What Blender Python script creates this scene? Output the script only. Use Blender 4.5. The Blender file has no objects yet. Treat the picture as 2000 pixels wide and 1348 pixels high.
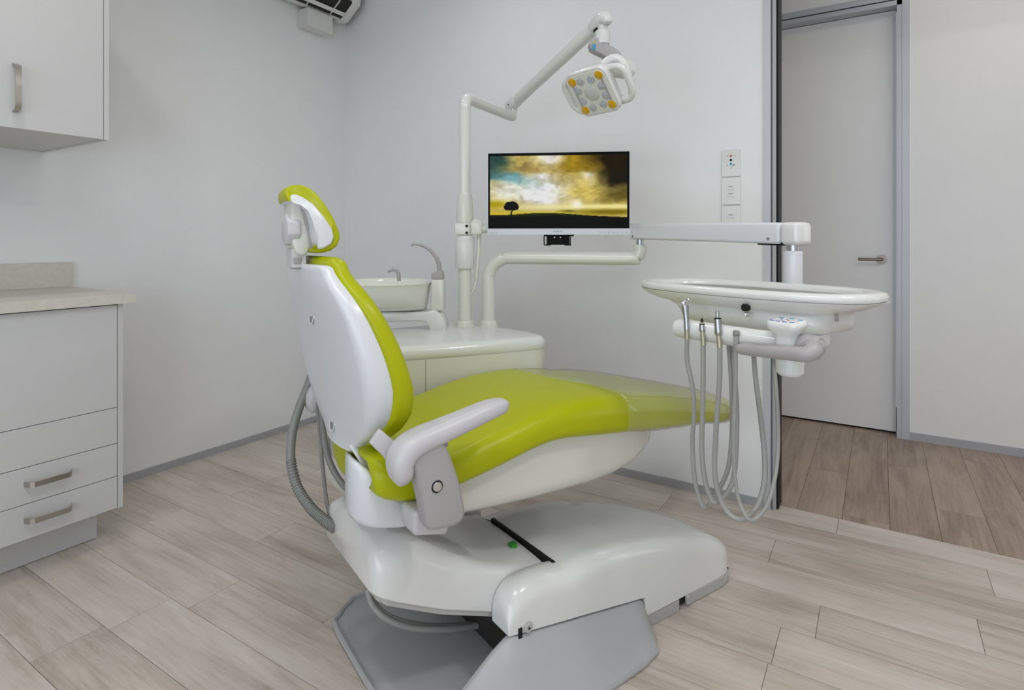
import bpy, bmesh, math, random
from math import radians, sin, cos, pi, sqrt
from mathutils import Vector, Matrix
random.seed(4)
S = bpy.context.scene
COL = S.collection

# ------------------------------------------------------------------ camera
CAMZ, FPX, HORZ, YAW = 1.10, 1136.0, 469.0, radians(32.37)
cam_data = bpy.data.cameras.new('camera')
cam_data.sensor_width = 36.0
cam_data.lens = 36.0 * FPX / 2000.0
cam_data.shift_y = -(674.0 - HORZ) / 2000.0
cam_data.clip_start = 0.05
cam = bpy.data.objects.new('camera', cam_data)
cam.location = (0, 0, CAMZ)
cam.rotation_euler = (radians(90), 0, YAW)
COL.objects.link(cam)
S.camera = cam

# ------------------------------------------------------------------ light
EXPO = 0.06
S.view_settings.view_transform = 'Standard'
S.view_settings.look = 'None'
S.view_settings.exposure = EXPO
S.view_settings.gamma = 1.0
S.view_settings.use_curve_mapping = False
world = bpy.data.worlds.new('world'); S.world = world
world.use_nodes = True
bgn = world.node_tree.nodes['Background']
bgn.inputs[0].default_value = (0.80, 0.88, 1.0, 1); bgn.inputs[1].default_value = 0.5

def area(name, loc, rot, sx, sy, power, color=(1, 1, 1), spread=180, shape='RECTANGLE'):
    l = bpy.data.lights.new(name, 'AREA'); l.shape = shape
    l.size = sx; l.size_y = sy; l.energy = power; l.color = color; l.spread = radians(spread)
    o = bpy.data.objects.new(name, l); o.location = loc; o.rotation_euler = rot
    COL.objects.link(o); return o
CEIL = 2.75
# recessed ceiling panels of the surgery, three downlights, one panel in the hall
area('ceiling_panel_light', (-0.35, 0.2, CEIL - 0.03), (0, 0, 0), 1.2, 0.6, 15, (0.98, 0.99, 1.0))
area('ceiling_panel_light', (0.83, 1.12, CEIL - 0.03), (0, 0, 0), 0.3, 0.3, 14, (1.0, 0.99, 0.97))
area('ceiling_downlight', (-1.95, 0.55, CEIL - 0.03), (0, 0, 0), 0.14, 0.14, 3.2, (1.0, 0.98, 0.95), 150, 'DISK')
area('ceiling_downlight', (-1.6, 1.9, CEIL - 0.03), (0, 0, 0), 0.14, 0.14, 2.0, (1.0, 0.99, 0.97), 150, 'DISK')
area('hall_light', (0.7, 3.25, CEIL - 0.03), (0, 0, 0), 1.2, 0.3, 3.5, (1.0, 0.97, 0.93))
area('hall_light', (2.2, 3.25, CEIL - 0.03), (0, 0, 0), 0.6, 0.3, 2, (0.97, 0.98, 1.0))
area('hall_daylight', (2.9, 3.2, 1.3), (0, radians(90), 0), 1.8, 0.8, 7, (0.92, 0.96, 1.0))
# daylight from the window wall behind the photographer
area('window_daylight', (0.1, -2.05, 1.1), (radians(90), 0, 0), 3.4, 2.0, 44, (0.84, 0.92, 1.0))

# ------------------------------------------------------------------ materials
def lin(c):
    c = c / 255.0
    return c / 12.92 if c <= 0.04045 else ((c + 0.055) / 1.055) ** 2.4
def rgb(r, g, b): return (lin(r), lin(g), lin(b), 1.0)

def mat(name, col, rough=0.5, metal=0.0, var=0.03, vscale=6.0, bump=0.0, bscale=80.0, coat=0.0, spec=0.5, trans=0.0, alpha=1.0, emit=None, estr=0.0):
    m = bpy.data.materials.new(name); m.use_nodes = True
    nt = m.node_tree; N = nt.nodes; L = nt.links
    p = N['Principled BSDF']
    p.inputs['Roughness'].default_value = rough
    p.inputs['Metallic'].default_value = metal
    p.inputs['Specular IOR Level'].default_value = spec
    p.inputs['Coat Weight'].default_value = coat
    p.inputs['Coat Roughness'].default_value = 0.08
    p.inputs['Transmission Weight'].default_value = trans
    p.inputs['Alpha'].default_value = alpha
    tc = N.new('ShaderNodeTexCoord')
    nz = N.new('ShaderNodeTexNoise'); nz.inputs['Scale'].default_value = vscale; nz.inputs['Detail'].default_value = 4
    L.new(tc.outputs['Object'], nz.inputs['Vector'])
    mr = N.new('ShaderNodeMapRange')
    mr.inputs[1].default_value = 0.3; mr.inputs[2].default_value = 0.7
    mr.inputs[3].default_value = 1 - var; mr.inputs[4].default_value = 1 + var
    L.new(nz.outputs['Fac'], mr.inputs[0])
    mx = N.new('ShaderNodeVectorMath'); mx.operation = 'SCALE'
    mx.inputs[0].default_value = col[:3]
    L.new(mr.outputs[0], mx.inputs['Scale']); L.new(mx.outputs[0], p.inputs['Base Color'])
    if bump > 0:
        n2 = N.new('ShaderNodeTexNoise'); n2.inputs['Scale'].default_value = bscale; n2.inputs['Detail'].default_value = 3
        L.new(tc.outputs['Object'], n2.inputs['Vector'])
        b = N.new('ShaderNodeBump'); b.inputs['Strength'].default_value = bump; b.inputs['Distance'].default_value = 0.002
        L.new(n2.outputs['Fac'], b.inputs['Height']); L.new(b.outputs[0], p.inputs['Normal'])
    if emit:
        p.inputs['Emission Color'].default_value = emit; p.inputs['Emission Strength'].default_value = estr
    return m

def wood_mat(name, dark, mid, light, axis='X', rough=0.45, contrast=1.0):
    m = bpy.data.materials.new(name); m.use_nodes = True
    nt = m.node_tree; N = nt.nodes; L = nt.links; p = N['Principled BSDF']
    tc = N.new('ShaderNodeTexCoord'); oi = N.new('ShaderNodeObjectInfo')
    off = N.new('ShaderNodeVectorMath'); off.operation = 'MULTIPLY_ADD'
    cmb = N.new('ShaderNodeCombineXYZ')
    m1 = N.new('ShaderNodeMath'); m1.operation = 'MULTIPLY'; m1.inputs[1].default_value = 37.0
    m2 = N.new('ShaderNodeMath'); m2.operation = 'MULTIPLY'; m2.inputs[1].default_value = 91.0
    L.new(oi.outputs['Random'], m1.inputs[0]); L.new(oi.outputs['Random'], m2.inputs[0])
    L.new(m1.outputs[0], cmb.inputs[0]); L.new(m2.outputs[0], cmb.inputs[1]); L.new(oi.outputs['Random'], cmb.inputs[2])
    L.new(tc.outputs['Object'], off.inputs[0]); off.inputs[1].default_value = (1, 1, 1); L.new(cmb.outputs[0], off.inputs[2])
    def noise(sx, sy, sc, det, dist=0.0, rgh=0.6):
        mp = N.new('ShaderNodeMapping'); mp.inputs['Scale'].default_value = (sx, sy, 1) if axis == 'X' else (sy, sx, 1)
        L.new(off.outputs[0], mp.inputs['Vector'])
        n = N.new('ShaderNodeTexNoise'); n.inputs['Scale'].default_value = sc; n.inputs['Detail'].default_value = det
        n.inputs['Distortion'].default_value = dist; n.inputs['Roughness'].default_value = rgh
        L.new(mp.outputs[0], n.inputs['Vector']); return n
    big = noise(1.2, 7, 1.6, 4, 0.6)
    fine = noise(2.2, 60, 1.5, 7, 0.25, 0.7)
    ring = noise(1.0, 9, 2.4, 3, 1.8)
    wv = N.new('ShaderNodeMath'); wv.operation = 'SINE'
    mm = N.new('ShaderNodeMath'); mm.operation = 'MULTIPLY'; mm.inputs[1].default_value = 55.0
    L.new(ring.outputs['Fac'], mm.inputs[0]); L.new(mm.outputs[0], wv.inputs[0])
    def mad(a, k, c):
        q = N.new('ShaderNodeMath'); q.operation = 'MULTIPLY_ADD'; L.new(a, q.inputs[0]); q.inputs[1].default_value = k
        if isinstance(c, float): q.inputs[2].default_value = c
        else: L.new(c, q.inputs[2])
        return q.outputs[0]
    s = mad(big.outputs['Fac'], 1.15 * contrast, 0.5 - 0.575 * contrast - 0.425 * contrast - 0.02)
    s = mad(fine.outputs['Fac'], 0.85 * contrast, s)
    s = mad(wv.outputs[0], 0.035 * contrast, s)
    s = mad(oi.outputs['Random'], 0.22 * contrast, s)
    s = mad(s, 1.0, -0.11 * contrast + 0.0)
    cr = N.new('ShaderNodeValToRGB'); e = cr.color_ramp.elements
    e[0].position = 0.12; e[0].color = dark; e[1].position = 0.85; e[1].color = light
    q = cr.color_ramp.elements.new(0.48); q.color = mid
    L.new(s, cr.inputs[0])
    # small knots
    vo = N.new('ShaderNodeTexVoronoi'); vo.inputs['Scale'].default_value = 2.2
    mp = N.new('ShaderNodeMapping'); mp.inputs['Scale'].default_value = (1, 2.2, 1) if axis == 'X' else (2.2, 1, 1)
    L.new(off.outputs[0], mp.inputs['Vector']); L.new(mp.outputs[0], vo.inputs['Vector'])
    kr = N.new('ShaderNodeMapRange'); kr.inputs[1].default_value = 0.0; kr.inputs[2].default_value = 0.07
    kr.inputs[3].default_value = 0.55; kr.inputs[4].default_value = 0.0
    L.new(vo.outputs['Distance'], kr.inputs[0])
    mix = N.new('ShaderNodeMix'); mix.data_type = 'RGBA'
    L.new(kr.outputs[0], mix.inputs['Factor']); L.new(cr.outputs[0], mix.inputs[6]); mix.inputs[7].default_value = dark
    L.new(mix.outputs[2], p.inputs['Base Color'])
    p.inputs['Roughness'].default_value = rough
    b = N.new('ShaderNodeBump'); b.inputs['Strength'].default_value = 0.12; b.inputs['Distance'].default_value = 0.001
    L.new(fine.outputs['Fac'], b.inputs['Height']); L.new(b.outputs[0], p.inputs['Normal'])
    return m

M = {}
M['wall'] = mat('painted_wall', (0.80, 0.80, 0.80, 1), 0.55, var=0.01, bump=0.05, bscale=200)
M['hallwall'] = mat('hall_paint', (0.80, 0.79, 0.78, 1), 0.35, var=0.01)
M['ceiling'] = mat('ceiling_paint', (0.85, 0.85, 0.84, 1), 0.7)
M['lam'] = mat('white_laminate', (0.575, 0.57, 0.565, 1), 0.35, var=0.01)
M['stone'] = mat('beige_stone_laminate', (0.60, 0.57, 0.50, 1), 0.4, var=0.05, vscale=60)
M['steel'] = mat('brushed_nickel', (0.50, 0.47, 0.43, 1), 0.28, 1.0, var=0.05)
M['alu'] = mat('anodised_aluminium', (0.50, 0.51, 0.54, 1), 0.42, 0.25, var=0.02)
M['skirt'] = mat('grey_skirting', (0.40, 0.40, 0.42, 1), 0.4, 0.1)
M['white'] = mat('white_plastic', (0.70, 0.70, 0.68, 1), 0.22, var=0.008, coat=0.3)
M['shell'] = mat('white_shell_plastic', (0.68, 0.69, 0.72, 1), 0.3, var=0.008, coat=0.15)
M['cream'] = mat('warm_white_plastic', (0.67, 0.665, 0.61, 1), 0.22, var=0.008, coat=0.3)
M['green'] = mat('lime_green_vinyl', (0.40, 0.43, 0.0, 1), 0.34, var=0.02, bump=0.05, bscale=350, spec=0.28)
M['grey'] = mat('warm_grey_plastic', (0.37, 0.35, 0.35, 1), 0.4, var=0.02, bump=0.03, bscale=500)
M['lgrey'] = mat('light_grey_plastic', (0.55, 0.53, 0.54, 1), 0.38, var=0.02, bump=0.03, bscale=500)
M['plate'] = mat('grey_floor_plate', (0.40, 0.40, 0.405, 1), 0.38, var=0.02, bump=0.04, bscale=500)
M['strip'] = mat('grey_beige_strip', (0.42, 0.41, 0.39, 1), 0.5)
M['hose'] = mat('grey_silicone_hose', (0.32, 0.315, 0.30, 1), 0.38, var=0.03)
M['dhose'] = mat('dark_grey_hose', (0.24, 0.235, 0.225, 1), 0.4, var=0.03)
M['chrome'] = mat('chrome', (0.72, 0.72, 0.74, 1), 0.16, 1.0, var=0.01)
M['smetal'] = mat('satin_metal', (0.45, 0.46, 0.48, 1), 0.3, 1.0)
M['black'] = mat('black_rubber', (0.010, 0.010, 0.010, 1), 0.5, spec=0.2)
M['blackgloss'] = mat('black_bezel', (0.004, 0.004, 0.004, 1), 0.35, spec=0.06)
M['dark'] = mat('dark_gap', (0.02, 0.018, 0.015, 1), 0.8)
M['brownmetal'] = mat('bronze_handle', (0.20, 0.17, 0.15, 1), 0.3, 0.9)
M['silver'] = mat('silver_bezel', (0.52, 0.53, 0.55, 1), 0.35, 0.2)
M['blue'] = mat('blue_plastic', (0.0, 0.15, 0.50, 1), 0.4)
M['blueprint'] = mat('blue_print', (0.10, 0.18, 0.50, 1), 0.5)
M['tealprint'] = mat('teal_print', (0.02, 0.30, 0.50, 1), 0.5)
M['yelprint'] = mat('yellow_green_print', (0.40, 0.50, 0.10, 1), 0.5)
M['redprint'] = mat('red_print', (0.50, 0.08, 0.05, 1), 0.5)
M['greyprint'] = mat('grey_print', (0.22, 0.22, 0.24, 1), 0.5)
M['orange'] = mat('amber_lens', (0.62, 0.34, 0.0, 1), 0.12, var=0.25, vscale=180, coat=0.6)
M['lens'] = mat('clear_lens', (0.42, 0.43, 0.47, 1), 0.12, var=0.25, vscale=180, coat=0.8)
M['lensc'] = mat('frosted_centre', (0.52, 0.53, 0.51, 1), 0.25, coat=0.4)
M['olive'] = mat('olive_bracket', (0.38, 0.37, 0.26, 1), 0.3, 0.5)
M['gclip'] = mat('green_clip', (0.03, 0.30, 0.03, 1), 0.3)
M['inlay'] = mat('grey_tray_mat', (0.33, 0.325, 0.32, 1), 0.55, 0.2)
M['ceramic'] = mat('white_ceramic', (0.74, 0.75, 0.68, 1), 0.08, var=0.01, coat=0.8)
M['sub'] = mat('subfloor', (0.10, 0.08, 0.065, 1), 0.9)
M['oak'] = wood_mat('pale_oak_plank', rgb(145, 130, 116), rgb(199, 188, 177), rgb(221, 214, 206), 'X', 0.38, 0.64)
M['walnut'] = wood_mat('brown_oak_plank', rgb(118, 96, 82), rgb(162, 142, 126), rgb(186, 165, 150), 'Y', 0.4, 0.8)
# clear plastic film
def film_mat(name, milk, tint=(0.8, 0.86, 0.82, 1)):
    m = bpy.data.materials.new(name); m.use_nodes = True
    nt = m.node_tree; N = nt.nodes; L = nt.links
    out = N['Material Output']; N.remove(N['Principled BSDF'])
    tr = N.new('ShaderNodeBsdfTransparent'); gl = N.new('ShaderNodeBsdfGlossy'); gl.inputs['Roughness'].default_value = 0.09
    df = N.new('ShaderNodeBsdfDiffuse'); df.inputs[0].default_value = tint
    m1 = N.new('ShaderNodeMixShader'); m2 = N.new('ShaderNodeMixShader'); m1.inputs[0].default_value = milk
    lw = N.new('ShaderNodeLayerWeight'); lw.inputs['Blend'].default_value = 0.5
    fr = N.new('ShaderNodeMath'); fr.operation = 'POWER'; fr.inputs[1].default_value = 2.2; L.new(lw.outputs['Facing'], fr.inputs[0])
    tc = N.new('ShaderNodeTexCoord'); nz = N.new('ShaderNodeTexNoise'); nz.inputs['Scale'].default_value = 9; nz.inputs['Distortion'].default_value = 1.2
    L.new(tc.outputs['Object'], nz.inputs['Vector'])
    b = N.new('ShaderNodeBump'); b.inputs['Strength'].default_value = 0.35; b.inputs['Distance'].default_value = 0.006
    L.new(nz.outputs['Fac'], b.inputs['Height']); L.new(b.outputs[0], gl.inputs['Normal'])
    mu = N.new('ShaderNodeMath'); mu.operation = 'MULTIPLY'; mu.inputs[1].default_value = 0.62; mu.use_clamp = True
    L.new(fr.outputs[0], mu.inputs[0])
    L.new(tr.outputs[0], m1.inputs[1]); L.new(df.outputs[0], m1.inputs[2])
    L.new(mu.outputs[0], m2.inputs[0]); L.new(m1.outputs[0], m2.inputs[1]); L.new(gl.outputs[0], m2.inputs[2])
    L.new(m2.outputs[0], out.inputs[0]); return m
M['film'] = film_mat('clear_vinyl_film', 0.055)
M['film2'] = film_mat('thin_clear_film', 0.16, (0.6, 0.6, 0.58, 1))

# ------------------------------------------------------------------ geometry helpers
class G:
    def __init__(s): s.bm = bmesh.new()
    def _bev(s, verts, w, seg=3, ang=30):
        vs = set(verts)
        es = [e for e in s.bm.edges if e.verts[0] in vs and e.verts[1] in vs and len(e.link_faces) == 2 and e.calc_face_angle(0) > radians(ang)]
        if es and w > 0:
            bmesh.ops.bevel(s.bm, geom=es, offset=w, segments=seg, profile=0.5, affect='EDGES', clamp_overlap=True)
    def raw(s, V, F):
        vs = [s.bm.verts.new(v) for v in V]
        for f in F:
            try: s.bm.faces.new([vs[i] for i in f])
            except ValueError: pass
        return vs
    def box(s, x0, x1, y0, y1, z0, z1, b=0.0, seg=2):
        V = [(x, y, z) for x in (x0, x1) for y in (y0, y1) for z in (z0, z1)]
        vs = s.raw(V, [(0, 1, 3, 2), (4, 6, 7, 5), (0, 4, 5, 1), (2, 3, 7, 6), (0, 2, 6, 4), (1, 5, 7, 3)])
        s._bev(vs, b, seg); return s
    def prism(s, poly, w0, w1, f, b=0.0, seg=3, ang=30):
        """poly of (u,v); f(u,v,w)->xyz"""
        n = len(poly)
        V = [f(u, v, w0) for u, v in poly] + [f(u, v, w1) for u, v in poly]
        F = [tuple(range(n))[::-1], tuple(range(n, 2 * n))] + [(i, (i + 1) % n, n + (i + 1) % n, n + i) for i in range(n)]
        vs = s.raw(V, F)
        bmesh.ops.recalc_face_normals(s.bm, faces=[f_ for f_ in s.bm.faces if all(v in set(vs) for v in f_.verts)])
        s._bev(vs, b, seg, ang); return s
    def loft(s, rings, cap=True, close=True):
        n = len(rings[0]); V = [p for r in rings for p in r]; F = []
        for k in range(len(rings) - 1):
            for i in range(n if close else n - 1):
                j = (i + 1) % n
                F.append((k * n + i, k * n + j, (k + 1) * n + j, (k + 1) * n + i))
        if cap:
            F.append(tuple(range(n))[::-1]); F.append(tuple(range((len(rings) - 1) * n, len(rings) * n)))
        s.raw(V, F); return s
    def tube(s, pts, r, n=12, smooth=6, cap=True, flat=1.0):
        P = [Vector(p) for p in pts]
        R = list(r) if isinstance(r, (list, tuple)) else [r] * len(P)
        if smooth > 1 and len(P) > 2:
            Q = []; RR = []
            for i in range(len(P) - 1):
                p0 = P[max(i - 1, 0)]; p1 = P[i]; p2 = P[i + 1]; p3 = P[min(i + 2, len(P) - 1)]
                for k in range(smooth):
                    t = k / smooth
                    Q.append(0.5 * ((2 * p1) + (-p0 + p2) * t + (2 * p0 - 5 * p1 + 4 * p2 - p3) * t * t + (-p0 + 3 * p1 - 3 * p2 + p3) * t ** 3))
                    RR.append(R[i] * (1 - t) + R[i + 1] * t)
            Q.append(P[-1]); RR.append(R[-1]); P, R = Q, RR
        rings = []; up = None
        for i, p in enumerate(P):
            t = (P[min(i + 1, len(P) - 1)] - P[max(i - 1, 0)]).normalized()
            if up is None:
                up = Vector((0, 0, 1)) if abs(t.z) < 0.9 else Vector((1, 0, 0))
            a = (up - t * up.dot(t)).normalized(); b = t.cross(a); up = a
            rings.append([p + (a * cos(2 * pi * k / n) * flat + b * sin(2 * pi * k / n)) * R[i] for k in range(n)])
        return s.loft(rings, cap)
    def lathe(s, prof, c=(0, 0, 0), axis=(0, 0, 1), n=28, sx=1.0, sy=1.0):
        ax = Vector(axis).normalized(); q = ax.to_track_quat('Z', 'Y'); rings = []
        for r, h in prof:
            rings.append([Vector(c) + q @ Vector((max(r, 1e-5) * cos(2 * pi * k / n) * sx, max(r, 1e-5) * sin(2 * pi * k / n) * sy, h)) for k in range(n)])
        return s.loft(rings)
    def build(s, name, m, parent=None, smooth=True, angle=38, loc=None):
        bmesh.ops.recalc_face_normals(s.bm, faces=s.bm.faces)
        me = bpy.data.meshes.new(name); s.bm.to_mesh(me); s.bm.free()
        me.materials.append(M[m] if isinstance(m, str) else m)
        if smooth:
            me.shade_smooth(); me.set_sharp_from_angle(angle=radians(angle))
        o = bpy.data.objects.new(name, me); COL.objects.link(o)
        if parent: o.parent = parent
        if loc: o.location = loc
        return o
def tag(o, label=None, cat=None, group=None, kind=None):
    if label: o['label'] = label
    if cat: o['category'] = cat
    if group: o['group'] = group
    if kind: o['kind'] = kind
    return o
def empty(name, loc=(0, 0, 0), rz=0.0, label=None, cat=None, group=None):
    e = bpy.data.objects.new(name, None); COL.objects.link(e); e.empty_display_size = 0.1
    e.location = loc; e.rotation_euler = (0, 0, rz)
    return tag(e, label, cat, group)
def rrect(cx, cy, hx, hy, r, n=5):
    r = min(r, hx, hy); out = []
    for qx, qy, a0 in ((1, 1, 0), (-1, 1, 90), (-1, -1, 180), (1, -1, 270)):
        for k in range(n + 1):
            a = radians(a0 + 90 * k / n)
            out.append((cx + qx * (hx - r) + r * cos(a), cy + qy * (hy - r) + r * sin(a)))
    return out
def interp(tab, x):
    if x <= tab[0][0]: return tab[0][1]
    for (x0, y0), (x1, y1) in zip(tab, tab[1:]):
        if x <= x1: return y0 + (y1 - y0) * (x - x0) / (x1 - x0)
    return tab[-1][1]
def smoothtab(tab, x, h=0.02):
    return sum(interp(tab, x + d * h) * w for d, w in ((-1, .25), (-.5, .25), (0, .0), (.5, .25), (1, .25)))
XZ = lambda u, v, w: (u, w, v)     # profile in x-z, thickness along y
XY = lambda u, v, w: (u, v, w)
YZ = lambda u, v, w: (w, u, v)
def text(name, body, size, m, parent, mtx, depth=0.0003):
    cu = bpy.data.curves.new(name, 'FONT'); cu.body = body; cu.size = size; cu.extrude = depth
    cu.align_x = 'CENTER'; cu.align_y = 'CENTER'
    t = bpy.data.objects.new(name + '_source', cu); COL.objects.link(t)
    dg = bpy.context.evaluated_depsgraph_get()
    me = bpy.data.meshes.new_from_object(t.evaluated_get(dg))
    bpy.data.objects.remove(t)
    me.materials.clear(); me.materials.append(M[m]); me.transform(mtx)
    o = bpy.data.objects.new(name, me); COL.objects.link(o); o.parent = parent
    return o

# measuring helpers: a pixel and a real depth (or a plane) give a point in the room
FW = Vector((-sin(YAW), cos(YAW), 0)); RT = Vector((cos(YAW), sin(YAW), 0)); UP = Vector((0, 0, 1))
EYE = Vector((0, 0, CAMZ))
def ray(px, py): return FW + (px - 1000) / FPX * RT + (HORZ - py) / FPX * UP
def at(px, py, D): return EYE + ray(px, py) * D
CA = radians(67.37)                      # heading of the dental chair
AX = Vector((cos(CA), sin(CA), 0)); BX = Vector((-sin(CA), cos(CA), 0))
CO = AX * 1.0 + BX * 1.39                # chair origin on the floor
def toloc(P):
    d = P - CO; return Vector((d.dot(AX), d.dot(BX), d.z))
def cy(px, py, y):
    d = ray(px, py); p = CO + BX * y; return toloc(EYE + d * ((p - EYE).dot(BX) / d.dot(BX)))
def cx(px, py, x):
    d = ray(px, py); p = CO + AX * x; return toloc(EYE + d * ((p - EYE).dot(AX) / d.dot(AX)))
def atl(px, py, D): return toloc(at(px, py, D))
def xz(pts, y): return [(p.x, p.z) for p in (cy(a, b, y) for a, b in pts)]

# ================================================================== SETTING
LX, BY = -2.892, 2.575
def st(o): o['kind'] = 'structure'; return o
fl = st(G().box(LX - 0.1, 3.1, -2.2, 2.63, -0.05, -0.004).build('floor', 'sub'))
# pale planks
PW, PL = 0.1712, 1.06
OFFS = {0: -1.84, 1: -1.747, 2: -1.352, 3: -1.924, 4: -0.247 - 2 * PL, 5: -1.30, 6: -0.153 - PL, 7: 0.235 - PL, 8: -0.325 - PL, 9: -0.762 - PL, 10: -0.14 - PL}
plank_meshes = {}
def plank(x0, x1, y0, y1, m, axis):
    g = 0.0007
    key = (round(x1 - x0, 3), round(y1 - y0, 3), m)
    if key not in plank_meshes:
        hx, hy = (x1 - x0) / 2 - g, (y1 - y0) / 2 - g
        gg = G(); gg.box(-hx, hx, -hy, hy, -0.004, 0.0, 0.0006, 1)
        o = gg.build('plank', m, fl_parent, smooth=False)
        plank_meshes[key] = o.data
    else:
        o = bpy.data.objects.new('plank', plank_meshes[key]); COL.objects.link(o); o.parent = fl_parent
    o.location = ((x0 + x1) / 2, (y0 + y1) / 2, 0)
fl_parent = fl
r = -11
while True:
    y0 = 0.777 + PW * r; y1 = min(y0 + PW, 2.63)
    if y0 > 2.625: break
    off = OFFS.get(r, -1.5 + (r * 0.37) % PL)
    x = off - PL * 3
    while x < 2.2:
        a, b = max(x, LX), min(x + PL, 2.2)
        if b - a > 0.01: plank(a, b, y0, y1, 'oak', 'X')
        x += PL
    r += 1
# hall floor, brown boards running away from the room
fl2 = st(G().box(-2.0, 3.1, 2.63, 4.6, -0.05, -0.004).build('floor_hall', 'sub')); fl_parent = fl2
k = 0; x = -0.13 - 0.16 * 5
while x < 2.6:
    y = 2.63 - (k * 0.47) % 1.2
    while y < 4.05:
        a, b = max(y, 2.631), min(y + 1.2, 4.05)
        if b - a > 0.01: plank(x, x + 0.16, a, b, 'walnut', 'Y')
        y += 1.2
    x += 0.16; k += 1
st(G().box(LX - 0.1, LX, -2.2, BY + 0.1, 0, CEIL).build('wall_left', 'wall'))
st(G().box(LX, -0.403, BY, BY + 0.09, 0, CEIL).build('wall_back', 'wall'))
st(G().box(-0.403, 3.0, BY, BY + 0.09, 2.45, CEIL).build('wall_header', 'wall'))
st(G().box(2.2, 2.3, -2.2, BY, 0, CEIL).build('wall_right', 'wall'))
# rear wall with the window opening behind the photographer
g = G(); g.box(LX, -1.7, -2.3, -2.2, 0, CEIL); g.box(1.9, 2.3, -2.3, -2.2, 0, CEIL); g.box(-1.7, 1.9, -2.3, -2.2, 0, 0.4); g.box(-1.7, 1.9, -2.3, -2.2, 2.5, CEIL)
st(g.build('wall_rear', 'wall'))
st(G().box(LX - 0.1, 3.1, -2.3, 4.6, CEIL, CEIL + 0.08).build('ceiling', 'ceiling'))
HW = 3.88                                 # hall wall plane, door recessed in it
st(G().box(0.135, 3.0, HW, HW + 0.12, 0, CEIL).build('wall_hall', 'hallwall'))
st(G().box(-2.0, 0.135, HW, HW + 0.12, 2.475, CEIL).build('wall_hall_above_door', 'hallwall'))
st(G().box(-2.0, -0.85, HW, HW + 0.12, 0, 2.475).build('wall_hall_left', 'hallwall'))
st(G().box(3.0, 3.1, BY, 4.1, 0, CEIL).build('wall_hall_right', 'hallwall'))
st(G().box(-2.1, -2.0, BY + 0.09, 4.1, 0, CEIL).build('wall_hall_end', 'hallwall'))
# skirting: shadow groove strip of grey aluminium
st(G().box(LX, LX + 0.006, 1.0, BY, 0.0, 0.035, 0.001).build('baseboard_left', 'skirt'))
st(G().box(LX, -0.403, BY - 0.006, BY, 0.0, 0.035, 0.001).build('baseboard_back', 'skirt'))
st(G().box(0.135, 3.0, HW - 0.006, HW, 0.0, 0.042, 0.001).build('baseboard_hall', 'skirt'))
# aluminium end profile of the back wall and dark gap behind it
g = G(); g.box(-0.403, -0.379, BY - 0.012, BY + 0.10, 0, 2.45, 0.001); g.box(-0.404, -0.403, BY - 0.012, BY, 0, 2.45)
st(g.build('trim_1', 'alu'))
g = G(); g.box(-0.378, -0.372, BY + 0.012, BY + 0.09, 0, 2.45)
g.box(-0.371, -0.360, BY - 0.002, BY + 0.09, 0, 2.45, 0.001)
st(g.build('trim_2', 'skirt'))
st(G().box(-0.3595, -0.352, BY + 0.012, BY + 0.10, 0, 2.45).build('trim_3', 'black'))
# hall door: leaf, frame, handle
door = st(G().box(-0.80, 0.073, 3.955, 3.995, 0.012, 2.405, 0.001).build('door_1', 'hallwall'))
g = G(); g.box(0.076, 0.10, HW - 0.004, 4.0, 0, 2.475, 0.001); g.box(0.10, 0.135, HW - 0.008, HW + 0.02, 0, 2.475, 0.001)
g.box(-0.85, 0.10, HW - 0.004, 4.0, 2.408, 2.435, 0.001); g.box(-0.85, 0.10, HW - 0.008, HW + 0.02, 2.441, 2.475, 0.001)
g.box(-0.85, -0.81, HW - 0.008, 4.0, 0, 2.44)
st(g.build('door_frame', 'alu', door))
G().box(-0.85, 0.10, HW + 0.0, 3.99, 2.435, 2.441).build('shadow_gap', 'dark', door)
g = G(); p = Vector((0.005, 3.955, 0.99))
g.lathe([(0.0, 0), (0.026, 0.0), (0.026, 0.008), (0.0, 0.009)], p, (0, -1, 0))
g.tube([p, p + Vector((0, -0.045, 0)), p + Vector((-0.012, -0.055, 0)), p + Vector((-0.115, -0.055, 0))], 0.0085, 10, 4)
g.build('door_handle', 'brownmetal', door)
G().box(-0.8, 0.073, 3.97, 3.99, 0, 0.012).build('shadow_gap', 'black', door)

# ================================================================== CABINETS
def handle(parent, a, b, outv, w):
    """strap handle from a to b standing out along outv, strip width vector w"""
    a, b, w = Vector(a), Vector(b), Vector(w); o_ = Vector(outv); d = (b - a)
    pts = [a, a + o_ * 0.8 + d * 0.06, a + o_ + d * 0.14, a + o_ + d * 0.5, b + o_ - d * 0.14, b + o_ * 0.8 - d * 0.06, b]
    t = o_.normalized() * 0.003
    g = G(); rings = []
    for p_ in pts: rings.append([p_ - w, p_ + w, p_ + w + t, p_ - w + t])
    g.loft(rings); return g.build('handle', 'steel', parent, angle=25)
FX = -2.335
lc = empty('base_cabinet', (-2.61, 0.2, 0), 0, 'white base cabinet with bar-handled drawers under the stone benchtop', 'cabinet')
off = Vector((-2.61, 0.2, 0))
class GL(G):
    """geometry given in room coordinates, stored relative to a base point"""
    def __init__(s, base): super().__init__(); s.base = Vector(base)
    def build(s, *a, **k):
        bmesh.ops.translate(s.bm, verts=s.bm.verts, vec=-s.base); return super().build(*a, **k)
CEND = 1.032
g = GL(off); g.box(LX + 0.003, FX - 0.02, -0.9, CEND - 0.017, 0.13, 0.868); g.build('carcass', 'lam', lc)
GL(off).box(LX + 0.003, FX, CEND - 0.016, CEND, 0.128, 0.868, 0.0008).build('end_panel', 'lam', lc)
GL(off).box(LX + 0.003, -2.445, -0.9, 0.993, 0.002, 0.128, 0.001).build('kickboard', 'lam', lc)
zs = [0.13]
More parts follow.
